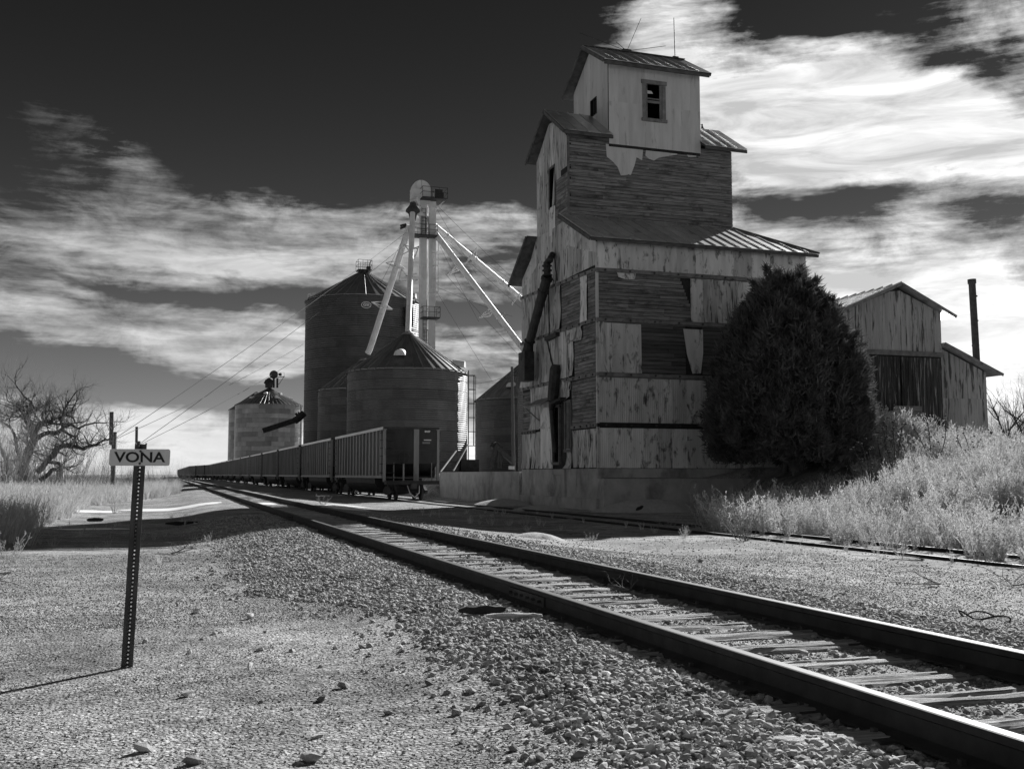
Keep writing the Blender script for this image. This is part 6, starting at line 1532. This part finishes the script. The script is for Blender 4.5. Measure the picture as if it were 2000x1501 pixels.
# dark seed-head stalks
def stalk_mesh(seed, H_=1.6):
    r = random.Random(seed); m = MB()
    for _ in range(3):
        p = Vector((r.uniform(-.1, .1), r.uniform(-.1, .1), 0)); d = Vector((r.uniform(-.25, .25), r.uniform(-.25, .25), 1)).normalized(); q = p; L = H_ * r.uniform(.7, 1)
        for i in range(6):
            q2 = q + d * L / 6; m.tube([q, q2], [.012, .010], 4, cap=False); d = (d + Vector((r.uniform(-.15, .15), r.uniform(-.15, .15), 0))).normalized()
            if i > 1:
                e = q2 + Vector((r.uniform(-1, 1), r.uniform(-1, 1), r.uniform(.2, 1))).normalized() * r.uniform(.12, .3); m.tube([q2, e], [.007, .005], 3, cap=False)
                m.lathe(tuple(e), [(0, -.02), (.03, -.01), (.034, .012), (0, .03)], 6)
            q = q2
        m.lathe(tuple(q), [(0, -.02), (.034, -.01), (.036, .012), (0, .03)], 6)
    return m.mesh('seed_stalk', M_weeddk)
for k, (x, y, s, lb) in enumerate([(20.6, 27.0, 1.35, 'dark seed-headed stalk left of centre in the weed bank'), (21.3, 26.6, 1.45, 'tallest dark seed-headed stalk in the middle of the weed bank'), (24.0, 28.2, 1.2, 'dark stalk in front of the bare sandy slope'), (27.3, 30, 1.15, 'bent dark stalk at the right of the bare slope'),
                                (24.2, 22.5, 1.0, 'dark stalk at the right edge of the picture'), (26.3, 33.5, 1.2, 'dark stalk below the warehouse doors')]):
    o = link('seed_stalk', stalk_mesh(k), None, (x, y, gz(x, y))); o.scale = (s, s, s); tag(o, lb, 'weed', 'dark seed-headed stalks in the weeds')

# ================================================================== the station sign
SXp, SYp = -.19, 7.2
sg_ = thing('station_sign', 'small pale VONA name sign on a perforated steel post at left', 'sign', (SXp, SYp, -.245))
lean = .030
def SP(dx, dy, z): return Vector((SXp + dx + lean * (z + .24), SYp + dy, z))
view = YAW * 0 + math.atan2(SXp, SYp)
cs, sn = math.cos(-R(4)), math.sin(-R(4))
def SR(a, b, z):     # a across, b depth, in the sign's own frame
    return SP(a * cs - b * sn, a * sn + b * cs, z)
m = MB()
def ubox(a0, a1, b0, b1, z0, z1):
    m.add([SR(a0, b0, z0), SR(a1, b0, z0), SR(a1, b1, z0), SR(a0, b1, z0), SR(a0, b0, z1), SR(a1, b0, z1), SR(a1, b1, z1), SR(a0, b1, z1)], [(0, 3, 2, 1), (4, 5, 6, 7), (0, 1, 5, 4), (1, 2, 6, 5), (2, 3, 7, 6), (3, 0, 4, 7)])
ZT = 1.17
ubox(-.036, -.014, -.006, -.002, -.32, ZT); ubox(.014, .036, -.006, -.002, -.32, ZT)
ubox(-.014, -.010, -.004, .028, -.32, ZT); ubox(.010, .014, -.004, .028, -.32, ZT)
m.build('channel_flange', M_post, sg_)
m = MB(); ubox(-.0135, -.0048, .025, .028, -.32, ZT); ubox(.0048, .0135, .025, .028, -.32, ZT)
z = -.32
while z < ZT: ubox(-.0048, .0048, .025, .028, z, z + .0155); z += .0254
m.build('perforated_web', M_post, sg_)
zc, hw, hh2 = 1.088, .187, .054
m = MB(); pts_ = []
for (qx, qz, a0) in ((hw - .014, hh2 - .014, 0), (-hw + .014, hh2 - .014, 90), (-hw + .014, -hh2 + .014, 180), (hw - .014, -hh2 + .014, 270)):
    for k in range(5): t = R(a0 + 22.5 * k); pts_.append((qx + .014 * math.cos(t), qz + .014 * math.sin(t)))
m.prism([SR(a, -.012, zc + b) for a, b in pts_], SR(0, .003, 0) - SR(0, 0, 0)); pl = m.build('sign_plate', M_sign, sg_)
o = link('lettering', text_mesh('VONA', .105, M_ink, .0006, .0022), pl, SR(.0, -.0132, zc - .002)); o.rotation_euler = (PI / 2, 0, -R(4)); o.scale = (1.02, .88, 1)
for z in (zc + .040, zc - .040):
    m = MB(); m.tube([SR(.002, -.012, z), SR(.002, -.019, z)], .0075, 10); m.build('bolt', M_post, pl)
m = MB(); zz = ZT - .045
ubox(-.036, -.030, -.002, .03, ZT - .04, ZT + .012); ubox(-.036, .034, .028, .032, ZT - .04, ZT + .005); ubox(.028, .036, -.002, .03, ZT - .04, ZT + .012); m.build('post_top_bracket', M_post, sg_)

# ================================================================== small things on the ground
def blob(nm, label, cat, x, y, rx, ry, h, mat, group=None, rot=0.0, seed=0, kind=None, edge=.35):
    """low mound with an uneven outline"""
    V = []; Fq = []; na, nr_ = 34, 6; z0 = gz(x, y)
    for i in range(nr_ + 1):
        f = i / nr_
        for k in range(na):
            t = 2 * PI * k / na; e = 1 + edge * mnoise.noise((math.cos(t) * 1.6 + seed, math.sin(t) * 1.6, seed * 2.1)) + edge * .5 * mnoise.noise((math.cos(t) * 5 + seed, math.sin(t) * 5, 4))
            a, b = rx * f * e * math.cos(t), ry * f * e * math.sin(t); X_2 = x + a * math.cos(rot) - b * math.sin(rot); Y_2 = y + a * math.sin(rot) + b * math.cos(rot)
            V.append((X_2, Y_2, gz(X_2, Y_2) - .02 + (h + .02) * (1 - f * f) ** 1.1 + .12 * h * mnoise.noise((a * 4, b * 4, seed))))
    for i in range(nr_):
        for k in range(na):
            k2 = (k + 1) % na; Fq.append((i * na + k, (i + 1) * na + k, (i + 1) * na + k2, i * na + k2))
    m = MB(); m.v = V; m.f = Fq
    o = link(nm, m.mesh(nm, mat, (x, y, z0), True), None, (x, y, z0)); return tag(o, label, cat, group, kind)
for k, (x, y, rx, ry, rot, lb) in enumerate([(6.35, 38.0, 1.0, 4.6, -.08, 'bright snow patch between the tracks in front of the nearest coal car'), (3.8, 42.0, .62, 2.6, .0, 'snow patch between the main rails in the distance'), (.6, 43.6, 2.6, 2.0, .0, 'long snow patch right of the sign post'),
                                          (-2.4, 41.5, 1.1, 1.6, .0, 'snow patch at the edge of the dry grass left of the sign'), (7.4, 44.5, 1.3, .35, 0, 'thin snow streak beside the third coal car'), (-1.6, 28.4, 1.1, .35, .1, 'thin snow streak in front of the dry grass'), (5.9, 37, .8, .8, 0, 'small snow patch touching the right main rail')]):
    blob('snow_patch', lb, 'snow', x, y, rx, ry, .035, M_snow, 'leftover snow patches', rot, 3 + k)
for k, (x, y, rx, ry, h, lb) in enumerate([(15.5, 47.6, 1.7, 1.1, .32, 'low sand heap against the loading dock wall'), (14.9, 41.0, 1.3, 1.1, .2, 'sand spill beside the siding at the elevator foundation'), (18.2, 37.5, 2.4, 1.0, .5, 'broad sand heap against the retaining wall'), (7.6, 20.9, .6, .6, .13, 'small gravel mound between the two tracks'), (13.0, 42.5, .7, .5, .12, 'little sand heap across the siding rail')]):
    blob('sand_heap', lb, 'sand heap', x, y, rx, ry, h, M_sand, 'sand and grain heaps', 0, 20 + k, edge=.2)
def chunk(nm, label, cat, x, y, dims, rz, tilt, mat, group=None, seed=1, nz=.0):
    m = MB(); r = random.Random(seed); L, W_, H_ = dims; n = 7; V = []
    for i in range(n + 1):
        f = i / n; tap = 1 - .55 * abs(2 * f - 1) ** 2.5
        for a, b in ((-1, -1), (1, -1), (1, 1), (-1, 1)): V.append(((f - .5) * L + r.uniform(-.02, .02) * L, a * W_ / 2 * tap * r.uniform(.75, 1.1), b * H_ / 2 * tap * r.uniform(.7, 1.15)))
    Fq = [(0, 3, 2, 1), (4 * n, 4 * n + 1, 4 * n + 2, 4 * n + 3)]
    for i in range(n):
        for k in range(4): k2 = (k + 1) % 4; Fq.append((4 * i + k, 4 * i + k2, 4 * i + 4 + k2, 4 * i + 4 + k))
    m.v = V; m.f = Fq; o = link(nm, m.mesh(nm, mat), None, (x, y, gz(x, y) + H_ * .42 + nz)); o.rotation_euler = (0, tilt, rz); return tag(o, label, cat, group)
chunk('wood_splinter', 'pale splinter of wood on the sand right of the sign post', 'wood scrap', .47, 8.6, (.13, .03, .02), 1.1, .1, M_tie, 'wood scraps on the sand', 1)
chunk('wood_splinter', 'frayed dark wood chunk in the middle of the sand', 'wood scrap', .17, 6.15, (.14, .04, .03), .9, .12, M_tie, 'wood scraps on the sand', 2); chunk('wood_splinter', 'short pale wood splinter near the bottom of the picture', 'wood scrap', .72, 5.0, (.10, .03, .016), .8, .1, M_tie, 'wood scraps on the sand', 3)
chunk('wood_splinter', 'thin pale wood sliver at the left edge of the sand', 'wood scrap', -2.0, 14.2, (.5, .05, .03), .2, 0, M_tie, 'wood scraps on the sand', 4); chunk('wood_splinter', 'tiny wood chip left of the near rail joint', 'wood scrap', 1.3, 8.9, (.09, .02, .014), .6, .1, M_tie, 'wood scraps on the sand', 5)
chunk('wooden_plank', 'dark plank lying at the edge of the elevator shadow', 'plank', .55, 29.6, (.95, .2, .1), .05, 0, M_darkwood, None, 6)
chunk('wooden_plank', 'dark timber block near the snow at the left', 'plank', -1.9, 33.5, (.45, .16, .12), .1, 0, M_darkwood, None, 7)
chunk('broken_sleeper', 'split dark timber beside the near rail below the joint', 'sleeper', 2.45, 8.1, (.42, .09, .07), .18, .03, M_darkwood, None, 8, .02); chunk('broken_sleeper', 'splintered timber end under the near rail', 'sleeper', 2.6, 7.75, (.45, .07, .045), -.1, .02, M_tie, None, 9, .02)
RK = [(-.05, 5.0, .05, 'pale wedge-shaped rock near the bottom left'), (.74, 9.3, .06, 'dark rock on the sand left of the gravel edge'), (.55, 6.9, .035, 'small dark rock in the middle of the sand'), (1.02, 6.1, .05, 'dark rock close to the gravel edge'), (.3, 9.8, .05, 'dark rock right of the sign post'), (-.1, 8.2, .035, 'small rock just left of the sign post'),
      (.15, 4.7, .045, 'dark rock at the bottom edge'), (.62, 4.6, .05, 'rock at the bottom edge beside the wood splinter'), (.2, 7.6, .03, 'small rock right of the sign post base'), (-.9, 7.0, .03, 'pale pebble on the post shadow'), (8.35, 15.3, .07, 'dark rock between the tracks'), (1.5, 12.2, .05, 'rock where the gravel thins out')]
for k, (x, y, s, lb) in enumerate(RK):
    o = link('rock', STONES[k % 7], None, (x, y, gz(x, y) + s * .35)); o.scale = (s, s * .9, s * .9); o.rotation_euler = (k, .3, k * 2.1); tag(o, lb, 'rock', 'loose rocks on the sand')
# looped black hose on the right, dead branches
c = Vector((7.05, 7.7, 0)); pts_ = [c + Vector(((.21 + .03 * math.sin(3 * t)) * math.cos(t), .20 * math.sin(t) + .05 * math.sin(2 * t), 0)) for t in np.linspace(.3, 6.0, 26)]
pts_ = [Vector((p.x, p.y, gz(p.x, p.y) + .03 + .03 * math.sin(i * .7))) for i, p in enumerate(pts_)]
m = MB(); m.tube(pts_, .008, 7); o = link('rubber_hose', m.mesh('rubber_hose', M_ink, tuple(c), True), None, tuple(c)); tag(o, 'black looped hose lying on the gravel at the right', 'hose')
def branch(label, x, y, L, rz, seed, mat):
    ts = []; r = random.Random(seed); z = gz(x, y) + .03
    for k in range(3): grow(ts, (x, y, z), (math.cos(rz + .5 * k), math.sin(rz + .5 * k), .06), L, .011, 2, r, .25, -.01, nsub=5, split=.6)
    A = np.array(ts); A[:, 2] = np.clip(A[:, 2], z - .02, z + .16); A[:, 5] = np.clip(A[:, 5], z - .02, z + .16); V, Fq = tubes_np(A, 4)
    o = link('dead_branch', np_mesh('dead_branch', V - np.array((x, y, z)), Fq, mat), None, (x, y, z)); tag(o, label, 'branch', 'dead branches on the ground')
branch('pile of dead twigs at the near edge of the shadow', .15, 17.4, .55, .3, 1, M_brush); branch('dead twigs lying against the siding rail', 12.2, 14.6, .6, 1.5, 2, M_twig); branch('dead twigs on the gravel at the far right', 10.4, 10.8, .7, .2, 3, M_twig)
branch('second heap of dead twigs on the gravel at the far right', 9.6, 11.2, .5, 2.2, 4, M_brush); branch('pale branch on the ground at the left edge', -2.1, 12.6, .5, .1, 5, M_twig); branch('tiny forked twig against the far main rail', 4.35, 9.4, .25, 1.2, 6, M_twig); branch('dead twigs in the dark shade between the tracks', 9.3, 23.5, .5, .4, 7, M_twig)
chunk('broken_concrete', 'broken concrete lump at the end of the retaining wall', 'concrete lump', 23.0, 34.2, (.9, .6, .5), .3, .2, M_concrete, 'broken concrete by the wall end', 12); chunk('broken_concrete', 'rounded concrete lump below the wall end', 'concrete lump', 22.2, 33.0, (.8, .7, .6), 1.3, .1, M_concrete, 'broken concrete by the wall end', 13)
chunk('broken_concrete', 'flat concrete slab under the cedar', 'concrete lump', 23.9, 33.3, (1.0, .6, .2), .8, .1, M_concrete, 'broken concrete by the wall end', 14)
chunk('scrap_metal', 'small dark scrap lying on the sand heap by the retaining wall', 'scrap', 17.2, 36.2, (.45, .1, .12), .5, -.3, M_dsteel, None, 15, .15)
